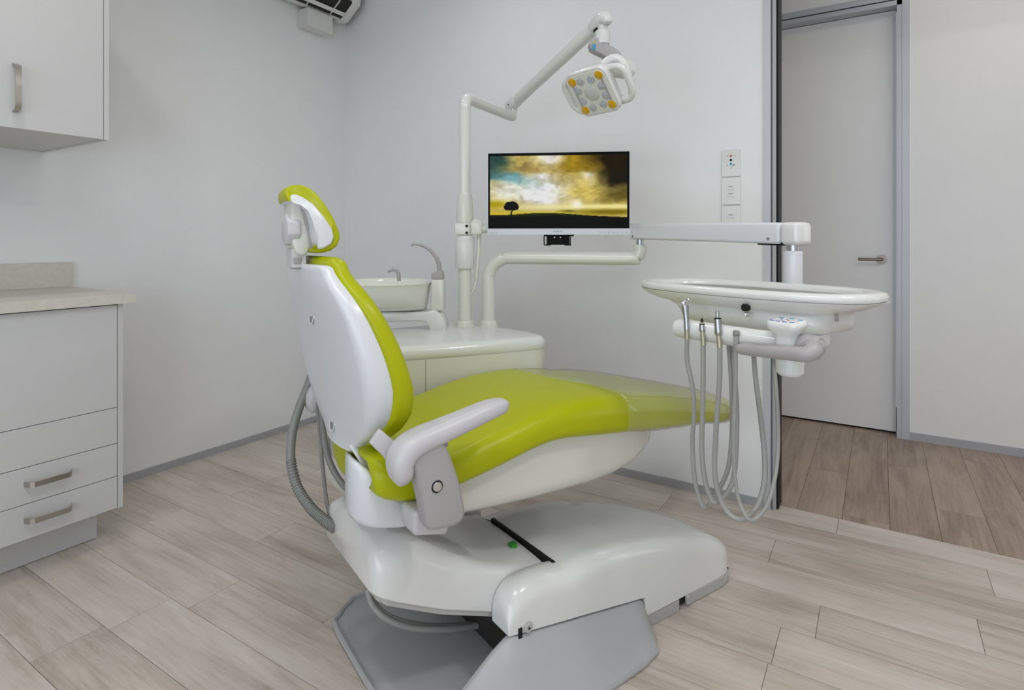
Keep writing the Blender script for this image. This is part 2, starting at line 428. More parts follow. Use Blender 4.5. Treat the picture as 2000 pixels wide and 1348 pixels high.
for px_, py_ in ((234.7, 928.2), (234.7, 864.1), (234.7, 794.2)):
    d = ray(px_, py_); t = (FX) / d.x; zs.append((EYE + d * t).z)
zs.append(0.866)
dend = CEND - 0.019
fronts = [('drawer', zs[0], zs[1]), ('drawer', zs[1], zs[2]), ('drawer', zs[2], zs[3]), ('door', zs[3], zs[4])]
for i, (nm, z0, z1) in enumerate(fronts):
    f = GL(off).box(FX - 0.018, FX, -0.05, dend, z0 + 0.0012, z1 - 0.0012, 0.0008, 1).build(nm, 'lam', lc)
    if i < 2:
        def onfx(px_, py_): 
            d = ray(px_, py_); return EYE + d * (FX + 0.03) / d.x
        ya, yb = onfx(46, 952).y, onfx(149, 930).y
        zc = (z0 + z1) / 2 + 0.006
        h = handle(f, Vector((FX, ya + 0.01, zc)) - off, Vector((FX, yb - 0.004, zc)) - off, (0.03, 0, 0), (0, 0, 0.0085))
    GL(off).box(FX - 0.018, FX, -0.9, -0.0525, z0 + 0.0012, z1 - 0.0012, 0.0008, 1).build(nm, 'lam', lc)
bt = empty('benchtop', (-2.61, 0.2, 0.87), 0, 'beige stone-look benchtop with upstand along the left wall', 'countertop')
b0 = (-2.61, 0.2, 0.87)
GL(b0).box(LX + 0.003, -2.315, -0.9, 1.066, 0.87, 0.905, 0.006, 3).build('slab', 'stone', bt)
GL(b0).box(LX + 0.003, LX + 0.022, -0.9, 1.078, 0.9055, 1.007, 0.001, 1).build('upstand', 'stone', bt)
uc = empty('wall_cabinet', (-2.61, 0.3, 1.46), 0, 'white wall cabinet with strap handle, hung on the left wall', 'cabinet')
b1 = Vector((-2.61, 0.3, 1.46)); UE = 0.989; UF = -2.34; UZ = 1.46
GL(b1).box(LX + 0.003, UF - 0.02, -0.9, UE - 0.017, UZ + 0.0, 2.235).build('carcass', 'lam', uc)
GL(b1).box(LX + 0.003, UF, UE - 0.016, UE, UZ - 0.002, 2.235, 0.0008).build('end_panel', 'lam', uc)
d1 = GL(b1).box(UF - 0.018, UF, 0.45, UE - 0.018, UZ - 0.001, 2.235, 0.0008, 1).build('door', 'lam', uc)
d2 = GL(b1).box(UF - 0.018, UF, -0.1, 0.448, UZ - 0.001, 2.235, 0.0008, 1).build('door', 'lam', uc)
def onuf(px_, py_):
    d = ray(px_, py_); return EYE + d * (UF + 0.02) / d.x
ht, hb = onuf(34, 122), onuf(34, 218)
handle(d1, Vector((UF, ht.y, ht.z)) - b1, Vector((UF, ht.y, hb.z)) - b1, (0.028, 0, 0), (0, 0.008, 0))

# ================================================================== AIR CONDITIONER
ac = empty('air_conditioner', (LX, 2.0, 2.45), 0, 'white split-system air conditioner high on the left wall by the corner', 'air conditioner')
ab = (LX, 2.0, 2.45)
def acprof(y0, y1, m, nm, poly, par=ac, b=0.008):
    return GL(ab).prism(poly, y0, y1, XZ, b).build(nm, m, par)
X0 = LX + 0.002
P1 = [(X0, 2.47), (X0 + 0.07, 2.455), (X0 + 0.10, 2.475), (X0 + 0.10, 2.52), (X0 + 0.18, 2.56), (X0 + 0.21, 2.58), (X0 + 0.21, 2.72), (X0, 2.72)]
acprof(1.72, 2.50, 'white', 'casing', P1)
acprof(2.45, 2.512, 'white', 'end_cheek', [(X0 + 0.02, 2.452), (X0 + 0.09, 2.45), (X0 + 0.20, 2.53), (X0 + 0.215, 2.60), (X0 + 0.215, 2.70), (X0 + 0.02, 2.70)])
acprof(1.74, 2.449, 'dark', 'air_outlet', [(X0 + 0.092, 2.459), (X0 + 0.098, 2.456), (X0 + 0.195, 2.53), (X0 + 0.19, 2.545)], b=0)
for i in range(4):
    y_ = 1.85 + i * 0.17
    acprof(y_, y_ + 0.004, 'white', 'vane', [(X0 + 0.10, 2.451), (X0 + 0.19, 2.515), (X0 + 0.19, 2.53), (X0 + 0.10, 2.466)], b=0)
acprof(1.76, 2.44, 'white', 'louvre', [(X0 + 0.125, 2.462), (X0 + 0.145, 2.474), (X0 + 0.145, 2.478), (X0 + 0.125, 2.466)], b=0)
GL(ab).box(X0, X0 + 0.085, 2.215, 2.395, 2.345, 2.452, 0.018, 4).build('pipe_cover', 'white', ac)

# ================================================================== WALL PLATES
def plate(z0, z1, label, kind):
    e = empty('wall_plate', (-0.5335, BY, (z0 + z1) / 2), 0, label, 'wall plate')
    h = (z1 - z0) / 2
    G().box(-0.037, 0.037, -0.009, -0.0005, -h, h, 0.003, 2).build('cover_plate', 'white', e)
    if kind == 'keypad':
        for zz, mm, rr in ((0.030, 'redprint', 0.0045), (0.012, 'black', 0.005), (-0.004, 'tealprint', 0.005)):
            G().lathe([(0, 0), (rr, 0), (rr, 0.0015), (0, 0.002)], (0, -0.009, zz), (0, -1, 0), 14).build('button', mm, e)
        for (a, b) in ((-0.014, -0.010), (0.014, -0.010), (-0.014, 0.03), (0.016, 0.03)):
            G().box(a - 0.003, a + 0.003, -0.0098, -0.0088, b - 0.001, b + 0.001).build('mark', 'greyprint', e)
        g = G(); g.tube([(0.004, -0.0095, -0.016), (0.014, -0.0095, -0.005)], 0.0014, 6, 1); g.build('mark', 'greyprint', e)
        G().lathe([(0, 0), (0.003, 0), (0.003, 0.001), (0, 0.001)], (0, -0.009, -0.021), (0, -1, 0), 10).build('indicator', 'lgrey', e)
    else:
        for zz in ((0.016, -0.014) if kind == 'double' else (0.016,)):
            s_ = G().box(-0.013, 0.013, -0.012, -0.009, zz - 0.010, zz + 0.010, 0.001, 1).build('switch', 'white', e)
            G().box(-0.009, 0.009, -0.0126, -0.0118, zz + 0.001, zz + 0.0035).build('marking', 'greyprint', s_)
    return e
plate(1.369, 1.482, 'white keypad plate with red, black and blue buttons, topmost of three beside the doorway', 'keypad')
plate(1.250, 1.364, 'white plate with two rocker switches, middle of the three beside the doorway', 'double')
plate(1.131, 1.245, 'white switch plate beside the doorway, lowest of three, half hidden by the tray arm', 'single')
# ================================================================== DENTAL CHAIR
ch = empty('dental_chair', CO, CA, 'lime green dental chair with white shells, grey armrests and grey floor plate', 'dental chair')
def base_ring(x, y0, y1, zb, zt, rn, rf):
    """base cover section: tight near edge, long soft fall to the far side"""
    out = [(x, y0, zb)]
    rn = min(rn, (zt - zb) * .9, (y1 - y0) * .45); h = (zt - zb) * 0.82; rf = min(rf, (y1 - y0) * .5)
    for k in range(9):
        a = radians(180 - 90 * k / 8); out.append((x, y0 + rn + rn * cos(a), zt - rn + rn * sin(a)))
    for t in (.25, .5, .75): out.append((x, y0 + rn + (y1 - rf - y0 - rn) * t, zt))
    for k in range(13):
        u = k / 12; ww = sin(u * pi / 2); out.append((x, y1 - rf + rf * ww, zt - h + h * max(0.0, 1 - ww ** 1.7) ** 0.6))
    out.append((x, y1, zb)); return out
def sring(x, yc, hw, zb, zt, rt, rb, crown=0.0, n=6):
    """section across the chair at x: rounded box, top radius rt, bottom radius rb"""
    out = []
    h = (zt - zb)
    rt = min(rt, h * 0.49, hw); rb = min(rb, h * 0.49, hw)
    for qy, qz, a0, r in ((1, 1, 0, rt), (-1, 1, 90, rt), (-1, -1, 180, rb), (1, -1, 270, rb)):
        zc = zt - r if qz > 0 else zb + r
        for k in range(n + 1):
            a = radians(a0 + 90 * k / n)
            y = yc + qy * (hw - r) + r * cos(a); z = zc + r * sin(a)
            if qz > 0: z += crown * (1 - ((y - yc) / hw) ** 2)
            out.append((x, y, z))
        if qz > 0 and qy > 0:      # extra points across the top
            for t in (0.75, 0.5, 0.25, 0, -0.25, -0.5, -0.75):
                y = yc + (hw - rt) * t; out.append((x, y, zt + crown * (1 - ((y - yc) / hw) ** 2)))
    return out

# --- grey floor plate with its raised side flank
g = G()
pl = [(-0.475, -0.30), (-0.47, -0.36), (-0.40, -0.395), (0.14, -0.365), (0.205, -0.35), (0.225, -0.325), (0.335, -0.18), (0.335, 0.28), (0.28, 0.33), (-0.33, 0.34), (-0.40, 0.325), (-0.455, 0.275), (-0.475, 0.20)]
g.prism(pl, 0.001, 0.014, XY, 0.004, 2)
# raised rim around the rear part
rim = [(-0.469, -0.30), (-0.469, 0.20), (-0.449, 0.27), (-0.395, 0.318), (-0.32, 0.332), (0.25, 0.325)]
g.tube([(a, b, 0.012) for a, b in rim], 0.0085, 8, 3)
g.build('floor_plate', 'plate', ch)
g = G()
# flank: sections along x: (x, ridge y, ridge z, outer y)
rings = []
for x, yr, zr, yo in ((-0.47, -0.265, 0.020, -0.375), (-0.40, -0.262, 0.055, -0.39), (-0.33, -0.259, 0.098, -0.388), (-0.26, -0.256, 0.140, -0.382), (-0.215, -0.254, 0.160, -0.378), (-0.16, -0.254, 0.150, -0.375), (-0.05, -0.254, 0.132, -0.372), (0.06, -0.254, 0.116, -0.365), (0.14, -0.254, 0.103, -0.361), (0.20, -0.254, 0.095, -0.348), (0.235, -0.254, 0.090, -0.315), (0.26, -0.252, 0.06, -0.275)):
    ym = yr * 0.7 + yo * 0.3; ym2 = yr * 0.35 + yo * 0.65
    rings.append([(x, yr + 0.012, 0.012), (x, yr + 0.010, zr - 0.004), (x, yr + 0.004, zr), (x, yr - 0.006, zr - 0.003), (x, ym, 0.014 + (zr - 0.014) * 0.62), (x, ym2, 0.014 + (zr - 0.014) * 0.27), (x, yo + 0.006, 0.017), (x, yo, 0.013), (x, yo, 0.010)])
g.loft(rings)
g.build('plate_flank', 'plate', ch, angle=60)
# inner raised deck between the flanks and the dark mechanism recess
GG = G(); GG.prism([(-0.16, -0.24), (0.30, -0.24), (0.30, 0.24), (-0.16, 0.24)], 0.013, 0.10, XY, 0.01); GG.build('mechanism', 'dark', ch)

# --- white base cover
ZT = [(-0.03, 0.252), (0.06, 0.262), (0.17, 0.256), (0.30, 0.236), (0.45, 0.203), (0.56, 0.166), (0.62, 0.141), (0.655, 0.118), (0.672, 0.095)]
YF = [(-0.03, 0.255), (0.25, 0.255), (0.36, 0.240), (0.45, 0.20), (0.54, 0.135), (0.60, 0.075), (0.65, 0.0), (0.672, -0.07)]
YN = [(-0.03, -0.26), (0.60, -0.262), (0.64, -0.256), (0.66, -0.24), (0.672, -0.21)]
g = G(); rings = []
xs = [-0.03, -0.026, 0.0, 0.05, 0.10, 0.15, 0.20, 0.2495, 0.2505, 0.30, 0.35, 0.40, 0.45, 0.50, 0.54, 0.58, 0.61, 0.635, 0.653, 0.665, 0.672]
for x in xs:
    y0, y1 = interp(YN, x), smoothtab(YF, x, 0.03); zt = smoothtab(ZT, x, 0.03)
    zb = 0.0355 if x > 0.25 else interp([(-0.22, 0.163), (0.25, 0.091)], x)
    yc, hw = (y0 + y1) / 2, (y1 - y0) / 2
    rings.append(base_ring(x, y0, y1, zb, zt, 0.05 if x < 0.64 else 0.03, 0.24))
g.loft(rings)
rings = []
for x, zt in ((-0.218, 0.185), (-0.2165, 0.205), (-0.213, 0.221), (-0.207, 0.234), (-0.198, 0.245), (-0.185, 0.254), (-0.168, 0.260), (-0.145, 0.2635), (-0.115, 0.264), (-0.08, 0.261), (-0.05, 0.257), (-0.028, 0.2535), (0.0, 0.2515)):
    zb = interp([(-0.22, 0.163), (0.25, 0.091)], x); rr_ = min(0.05, (zt - zb) * .8)
    rings.append([(x, -0.2605, zb)] + [(x, -0.2605 + rr_ + rr_ * cos(radians(180 - 90 * k / 8)), zt - rr_ + rr_ * sin(radians(180 - 90 * k / 8))) for k in range(9)] + [(x, -0.192, zt), (x, -0.188, zt - 0.004), (x, -0.188, zb)])
g.loft(rings)
g.build('base_cover', 'white', ch, angle=50)
'''
g = G()
ck = xz([(1092, 1110), (1070, 1104), (1048, 1112), (1028, 1128), (1010, 1152), (998, 1180), (991, 1210), (990, 1238), (1000, 1245)], -0.262)
ck = [(0.0, 0.245)] + ck + [(0.0, 0.125)]
'''
g = G(); g.prism([(0.0, 0.24), (-0.08, 0.245), (-0.16, 0.22), (-0.2, 0.16), (-0.2, 0.13), (0.0, 0.125)], 0.205, 0.25, XZ, 0.014, 4, 50)
g.build('base_cheek', 'white', ch, angle=60)
g = G(); g.prism([(-0.031, -0.205), (-0.031, 0.09), (-0.042, 0.09), (-0.042, -0.205)], 0.10, 0.2565, XY, 0.001); g.build('gasket', 'black', ch)
# strips at the floor
g = G(); g.box(0.262, 0.395, -0.262, -0.235, 0.001, 0.034, 0.003); g.build('floor_strip', 'strip', ch)
g = G()
po = [(0.44, -0.262), (0.60, -0.263), (0.645, -0.257), (0.668, -0.235), (0.673, -0.20), (0.672, -0.05), (0.65, 0.02), (0.60, 0.095), (0.52, 0.17), (0.42, 0.23), (0.30, 0.25)]
g.prism(po + [(0.30, 0.18), (0.44, -0.2)], 0.001, 0.034, XY, 0.002, 1); g.build('floor_strip', 'strip', ch)
g = G(); g.prism([(0.25, -0.25), (0.66, -0.245), (0.65, 0.0), (0.4, 0.2), (0.25, 0.2)], 0.004, 0.036, XY); g.build('underframe', 'dark', ch)
c = cy(1343, 1166, -0.262); g = G(); g.lathe([(0, -0.002), (0.009, -0.002), (0.0095, 0.004), (0.006, 0.007), (0, 0.007)], c, (0, -1, 0), 18); g.box(c.x - 0.009, c.x + 0.009, -0.268, -0.262, c.z - 0.018, c.z); g.build('catch', 'strip', ch)
c = cy(1031, 1225, -0.262); g = G(); g.lathe([(0, -0.002), (0.012, -0.002), (0.012, 0.004), (0.009, 0.006), (0, 0.005)], c, (0, -1, 0), 20); g.build('screw', 'strip', ch)
g = G(); g.lathe([(0, 0), (0.003, 0), (0.003, 0.001), (0, 0.001)], c + Vector((0, -0.006, 0)), (0, -1, 0), 8); g.box(c.x - 0.028, c.x - 0.017, -0.2632, -0.2615, c.z - 0.018, c.z + 0.006); g.build('screw_slot', 'black', ch)

# --- lift arm cover
g = G(); rings = []
BOT = [(-0.515, 0.318), (-0.357, 0.237), (-0.175, 0.163), (0.02, 0.135)]
TOPE = [(-0.515, 0.385), (-0.47, 0.412), (-0.42, 0.402), (-0.36, 0.360), (-0.30, 0.325), (-0.2, 0.285), (-0.1, 0.252), (-0.044, 0.238)]
TOPC = [(-0.515, 0.425), (-0.47, 0.455), (-0.42, 0.447), (-0.36, 0.40), (-0.32, 0.365), (-0.25, 0.315), (-0.16, 0.272), (-0.044, 0.246)]
for x in (-0.518, -0.512, -0.50, -0.47, -0.43, -0.39, -0.35, -0.31, -0.27, -0.22, -0.17, -0.12, -0.08, -0.045):
    hw = 0.185 - (0.035 if x < -0.515 else 0.016 if x < -0.505 else 0.006 if x < -0.49 else 0)
    te, tc = smoothtab(TOPE, x, 0.03), smoothtab(TOPC, x, 0.03)
    if x < -0.515: te -= 0.03; tc -= 0.03
    rings.append(sring(x, 0.0, hw, interp(BOT, x), te, 0.055 if x < -0.3 else 0.03, 0.004, tc - te))
g.loft(rings)
g.build('lift_arm_cover', 'white', ch, angle=55)
g = G(); rings = []
for x in (-0.508, -0.49, -0.357, -0.175, -0.03):
    hw = 0.181 - (0.02 if x < -0.5 else 0)
    zb = interp(BOT, x); rings.append([(x, -hw, zb - 0.012), (x, hw, zb - 0.012), (x, hw, zb + 0.002), (x, -hw, zb + 0.002)])
g.loft(rings); g.build('arm_rim', 'strip', ch, smooth=False)
g = G(); c = cz = None
d = ray(1001, 1061); P = toloc(EYE + d * ((0.262 - CAMZ) / d.z))
g.box(P.x - 0.009, P.x + 0.009, P.y - 0.010, P.y + 0.010, 0.243, 0.262, 0.004); g.build('clip', 'gclip', ch)
# clear film over the lift arm
g = G(); rings = []
for x, hw, dz in ((-0.47, 0.14, 0.012), (-0.42, 0.15, 0.006), (-0.36, 0.155, 0.003), (-0.30, 0.158, 0.003), (-0.25, 0.15, 0.004)):
    te, tc = smoothtab(TOPE, x, 0.03), smoothtab(TOPC, x, 0.03)
    rings.append([(x, hw * t, te + (tc - te) * (1 - (t * hw / 0.185) ** 2) + dz) for t in (-1, -.8, -.6, -.4, -.2, 0, .2, .4, .6, .8, 1)])
g.loft(rings, cap=False, close=False)
o = g.build('protective_film', 'film2', ch); 
# cable loop hanging under the arm
g = G(); g.tube([atl(718, 1150, 1.50), atl(727, 1180, 1.49), atl(755, 1208, 1.48), atl(805, 1226, 1.50), atl(870, 1229, 1.54), atl(930, 1222, 1.60), atl(985, 1212, 1.66)], 0.0085, 10, 6)
g.tube([atl(722, 1150, 1.53), atl(733, 1178, 1.53), atl(762, 1204, 1.53), atl(815, 1219, 1.55), atl(880, 1222, 1.60), atl(940, 1214, 1.66), atl(985, 1206, 1.70)], 0.006, 8, 6)
g.build('cable', 'hose', ch)

# --- pelvis casting between arm, seat and back
g = G()
plan = [(-0.30, -0.192), (-0.36, -0.195), (-0.42, -0.196), (-0.47, -0.196), (-0.515, -0.194), (-0.540, -0.186), (-0.554, -0.168), (-0.560, -0.14), (-0.555, -0.11), (-0.541, -0.06), (-0.522, 0.0), (-0.500, 0.06), (-0.474, 0.12), (-0.452, 0.16), (-0.42, 0.185), (-0.37, 0.192), (-0.30, 0.192)]
ztop = [(-0.60, 0.640), (-0.57, 0.628), (-0.54, 0.602), (-0.522, 0.590), (-0.505, 0.562), (-0.466, 0.522), (-0.445, 0.505), (-0.30, 0.50)]
zbot = [(-0.60, 0.515), (-0.573, 0.498), (-0.554, 0.484), (-0.507, 0.471), (-0.449, 0.457), (-0.30, 0.452)]
def pring(k, zf):
    return [(x + (0.02 if x < -0.4 else 0.0) * (1 - k) * 2, y * (1 - (1 - k) * .35), zf(x)) for x, y in plan]
g.loft([pring(.80, lambda x: interp(zbot, x)), pring(.94, lambda x: interp(zbot, x) + .002), pring(1, lambda x: interp(zbot, x) + .014), pring(1, lambda x: interp(ztop, x) - .012), pring(.96, lambda x: interp(ztop, x) - .003), pring(.86, lambda x: interp(ztop, x)), pring(.66, lambda x: interp(ztop, x) - .004), pring(.60, lambda x: interp(ztop, x) - .035)])
g.build('seat_bracket', 'shell', ch, angle=60)
g = G(); g.prism([(-0.48, 0.43), (-0.38, 0.40), (-0.38, 0.47), (-0.48, 0.475)], -0.11, 0.09, XZ, 0.01); g.build('pivot_housing', 'dhose', ch)
c = cy(791, 1013, -0.196); g = G(); g.lathe([(0, 0), (0.0065, 0), (0.0065, 0.002), (0.003, 0.003), (0, 0.001)], c, (0, -1, 0), 14); g.build('screw', 'chrome', ch)
g = G(); g.tube([cy(688, 868, -0.10), cy(712, 905, -0.14), cy(738, 938, -0.17)], [0.009, 0.009, 0.008], 8, 4, flat=0.5); g.build('link_strap', 'white', ch)
# pale link plate beside the backrest hinge
g = G(); g.prism(xz([(722, 866), (742, 838), (782, 872), (800, 905), (800, 935), (775, 925), (745, 888)], -0.245), -0.252, -0.236, XZ, 0.003, 2); g.build('hinge_plate', 'lgrey', ch)

# --- seat and leg rest cushion
HWS = [(-0.53, 0.235), (-0.40, 0.242), (0.10, 0.242), (0.40, 0.235), (0.60, 0.21), (0.72, 0.185), (0.82, 0.145), (0.90, 0.105), (0.96, 0.07), (1.0, 0.03)]
TPS = [(-0.54, 0.635), (-0.50, 0.632), (-0.46, 0.618), (-0.42, 0.603), (-0.38, 0.600), (-0.23, 0.628), (-0.07, 0.661), (0.03, 0.668), (0.13, 0.666), (0.41, 0.622), (0.65, 0.564), (0.85, 0.512), (0.95, 0.482), (1.0, 0.458), (1.02, 0.44)]
BTS = [(-0.54, 0.560), (-0.50, 0.536), (-0.44, 0.522), (-0.35, 0.535), (-0.2, 0.560), (-0.10, 0.583), (-0.03, 0.585), (0.09, 0.567), (0.58, 0.508), (0.85, 0.448), (0.95, 0.424), (1.0, 0.420), (1.02, 0.426)]
def seat_rings(xs, grow=0.0, top_only=False):
    out = []
    for x in xs:
        hw = smoothtab(HWS, x, 0.03) + grow; zt = smoothtab(TPS, x, 0.04) + grow; zb = smoothtab(BTS, x, 0.04) - grow
        h = zt - zb
        out.append(sring(x, 0, hw, zb, zt, h * 0.48, h * 0.3, 0.006 + 0.010 * (x > -0.3), 7))
    return out
xs = [-0.536, -0.533, -0.525, -0.51, -0.49, -0.46, -0.42, -0.38] + [-0.34 + 0.04 * i for i in range(31)] + [0.90, 0.93, 0.95, 0.965, 0.975, 0.98]
rg = []
for x in xs:
    r_ = seat_rings([x])[0]
    k = 1.0
    if x < -0.50:                                   # rounded rear end
        t = (x + 0.538) / 0.038; k = 0.45 + 0.55 * sqrt(max(0.0, 1 - (1 - t) ** 2))
    if x > 0.93:
        t = (0.981 - x) / 0.051; k = sqrt(max(0.02, 1 - (1 - t) ** 2))
    if k < 1:
        zc = sum(p_[2] for p_ in r_) / len(r_)
        r_ = [(p_[0], p_[1] * (0.8 + 0.2 * k), zc + (p_[2] - zc) * k) for p_ in r_]
    if x < -0.37:                                   # rear edge sweeps forward towards the far side
        wt = min(1.0, (-0.37 - x) / 0.16)
        r_ = [(p_[0] + wt * interp([(-0.1, 0.0), (0.1, 0.055), (0.24, 0.13)], p_[1]), p_[1], p_[2]) for p_ in r_]
    rg.append(r_)
g = G(); g.loft(rg); g.build('seat_cushion', 'green', ch, angle=80)
# under cover of the seat
g = G(); rings = []
UB = [(-0.40, 0.452), (-0.30, 0.440), (-0.15, 0.426), (0.17, 0.416), (0.29, 0.432), (0.37, 0.452), (0.40, 0.475), (0.405, 0.49)]
for x in (-0.40, -0.35, -0.30, -0.2, -0.1, 0.0, 0.1, 0.2, 0.28, 0.34, 0.38, 0.40, 0.408):
    hw = interp([(-0.40, 0.20), (0.1, 0.205), (0.30, 0.195), (0.38, 0.165), (0.408, 0.12)], x)
    rings.append(sring(x, 0, hw, smoothtab(UB, x, 0.03), interp(BTS, x) + 0.006, 0.004, 0.045))
g.loft(rings); g.build('seat_under_cover', 'cream', ch, angle=70)
g = G()
for x0, x1, y in ((0.14, 0.16, -0.2), (0.30, 0.345, -0.175)):
    z = interp(BTS, (x0 + x1) / 2); g.box(x0, x1, y - 0.012, y + 0.03, z - 0.012, z + 0.004, 0.002)
g.box(0.10, 0.75, -0.15, 0.15, 0.47, 0.51); 
g.bm.free(); g = G(); rings = []
for x in (0.05, 0.3, 0.6, 0.8): rings.append([(x, -0.17 + 0.05 * (x > .5), interp(BTS, x) - 0.009), (x, 0.17 - 0.05 * (x > .5), interp(BTS, x) - 0.009), (x, 0.17, interp(BTS, x) + 0.01), (x, -0.17, interp(BTS, x) + 0.01)])
g.loft(rings); g.build('legrest_board', 'lgrey', ch, smooth=False)

# --- backrest: built by horizontal sections, rear shell and front cushion
def bring(z, w, x0, x1, r0, r1, bow, n=6):
    """rounded section: x from x0 (rear) to x1 (front), half width w, edges swept by bow"""
    out = []
    h = x1 - x0; r0 = min(r0, h * .49, w * .9); r1 = min(r1, h * .49, w * .9)
    for qx, qy, a0, r in ((1, 1, 0, r1), (-1, 1, 90, r0), (-1, -1, 180, r0), (1, -1, 270, r1)):
        xc = x1 - r if qx > 0 else x0 + r
        for k in range(n + 1):
            a = radians(a0 + 90 * k / n)
            out.append([xc + r * cos(a), qy * (w - r) + r * sin(a), z])
        if qx < 0 and qy > 0:
            for t in (0.75, 0.5, 0.25, 0, -0.25, -0.5, -0.75): out.append([x0, (w - r0) * t, z])
    for p_ in out: p_[0] += bow * (p_[1] / max(w, 0.05)) ** 2
    return out
# z: half width, rear x of shell, shell/cushion border x, cushion front x
BR = [ (0.615, 0.070, -0.550, -0.520, -0.490),
       (0.640, 0.130, -0.552, -0.520, -0.478),
       (0.665, 0.175, -0.553, -0.516, -0.468),
       (0.690, 0.205, -0.556, -0.512, -0.462),
       (0.715, 0.222, -0.560, -0.508, -0.460),
       (0.750, 0.240, -0.566, -0.505, -0.458),
       (0.800, 0.245, -0.575, -0.512, -0.468),
       (0.850, 0.243, -0.586, -0.527, -0.486),
       (0.900, 0.235, -0.597, -0.545, -0.506),
       (0.950, 0.222, -0.610, -0.566, -0.530),
       (0.985, 0.200, -0.622, -0.583, -0.550),
       (1.010, 0.176, -0.630, -0.596, -0.564),
       (1.030, 0.147, -0.634, -0.605, -0.575),
       (1.042, 0.122, -0.635, -0.610, -0.583)]
def brow(z, j):
    return smoothtab([(b_[0], b_[j]) for b_ in BR], z, 0.03)
zs_ = [0.615, 0.622, 0.632, 0.645, 0.66, 0.68, 0.70, 0.72, 0.75, 0.78, 0.81, 0.84, 0.87, 0.90, 0.93, 0.955, 0.975, 0.99, 1.003, 1.015, 1.025, 1.034, 1.040]
rings = [bring(z, brow(z, 1), brow(z, 2), brow(z, 3), 0.028, 0.006, 0.014) for z in zs_]
t_ = rings[-1]; m_ = Vector((brow(1.04, 2) * .5 + brow(1.04, 3) * .5, 0, 1.044)); rings.append([[m_.x + (p_[0] - m_.x) * .6, p_[1] * .85, 1.045] for p_ in t_])
g = G(); g.loft(rings); g.build('backrest_shell', 'shell', ch, angle=70)
zc_ = [z for z in zs_]
rings = []
for z in [0.505, 0.512, 0.525, 0.545, 0.57, 0.60] + zc_ + [1.048, 1.056, 1.062]:
    zz = min(max(z, 0.63), 1.04)
    w = brow(zz, 1) + 0.010
    x0, x1 = brow(zz, 3) - 0.006, brow(zz, 4)
    if z > 1.04:
        k = sqrt(max(0.0, 1 - ((z - 1.04) / 0.0235) ** 2)); w = w * (0.60 + 0.40 * k); m0 = (x0 + x1) / 2 - 0.006; x0, x1 = m0 + (x0 - m0) * k, m0 + (x1 - m0) * k
    if z < 0.63:
        k = sqrt(max(0.02, 1 - ((0.545 - min(z, 0.545)) / 0.0405) ** 2)); w = (0.115 + 0.03 * min(1, (z - 0.505) / 0.1)) * (0.7 + 0.3 * k); m0 = (x0 + x1) / 2 + (0.63 - z) * 0.15; x0, x1 = m0 + (x0 - m0) * k, m0 + (x1 - m0) * k
    rings.append(bring(z, w, x0, x1, 0.012, 0.024, 0.014))
g = G(); g.loft(rings); g.build('backrest_cushion', 'green', ch, angle=80)
for hp in ((610, 620), (655, 828)):
    q = cy(hp[0], hp[1], 0); xr = brow(q.z, 2)
    g = G(); g.lathe([(0.0125, 0.0002), (0.0145, 0.0012), (0.0165, 0.0014), (0.0175, 0.0), (0.0125, 0.0)], (xr - 0.0005, 0, q.z), (-1, 0, 0.12), 22); g.build('recess_rim', 'white', ch)
    g = G(); g.lathe([(0, 0.0), (0.013, 0.0), (0.013, 0.0007), (0, 0.0007)], (xr - 0.0005, 0, q.z), (-1, 0, 0.12), 18); g.build('recess', 'greyprint', ch)

# --- headrest
hy = 0.08
def hwd(py): return interp([(360, 0.022), (368, 0.030), (380, 0.042), (395, 0.054), (420, 0.068), (450, 0.080), (470, 0.082), (486, 0.076), (496, 0.064)], py)
def egg(pts, grow, spec, name, m):
    P = []
    for a, b in pts:
        h = hwd(b); q = cy(a, b, -h); P.append((q.x, q.z, h + grow))
    mx = sum(p_[0] for p_ in P) / len(P); mz = sum(p_[1] for p_ in P) / len(P)
    g = G(); g.loft([[(mx + (x - mx) * k, t * h, mz + (z - mz) * k) for x, z, h in P] for t, k in spec]); g.build(name, m, ch, angle=75)
egg([(566, 392), (561, 384), (559, 375), (563, 367), (573, 362), (588, 361), (603, 366), (619, 378), (638, 402), (655, 430), (664, 452), (666, 467), (660, 481), (648, 490), (632, 494), (612, 492), (612, 485), (632, 486), (646, 477), (651, 463), (647, 446), (629, 420), (607, 397), (588, 385), (575, 382), (570, 388)], 0.0,
    [(-1, .90), (-.985, .94), (-.95, .975), (-.88, 1), (-.4, 1.015), (0, 1.02), (.4, 1.015), (.88, 1), (.95, .975), (.985, .94), (1, .90)], 'headrest_pad', 'green')
egg([(569, 393), (567, 384), (572, 379), (580, 380), (592, 385), (610, 397), (632, 422), (649, 448), (653, 464), (648, 478), (633, 487), (621, 487), (617, 465), (611, 436), (600, 410), (585, 398)], 0.0035,
    [(-1.0, .90), (-.99, .94), (-.96, .97), (-.9, .99), (.9, .99), (.96, .97), (.99, .94), (1, .90)], 'headrest_shell', 'shell')
bs = xz([(580, 388), (592, 386), (602, 412), (610, 440), (618, 488), (606, 488), (600, 450), (589, 412)], -0.04)
g = G(); g.prism(bs, -0.04, 0.04, XZ, 0.003, 2); g.build('headrest_slide', 'grey', ch)
colp = xz([(568, 398), (572, 393), (584, 392), (594, 405), (603, 432), (607, 462), (607, 484), (600, 496), (588, 500), (577, 494), (569, 470)], -0.03)
g = G(); g.prism(colp, -0.035, 0.042, XZ, 0.008, 3, 40); g.build('headrest_arm', 'cream', ch, angle=55)
g = G(); kc = cy(571, 449, -0.01); ring0 = []
hexp = [(0.036 * cos(radians(a)), 0.026 * sin(radians(a))) for a in (15, 60, 100, 150, 195, 240, 285, 330)]
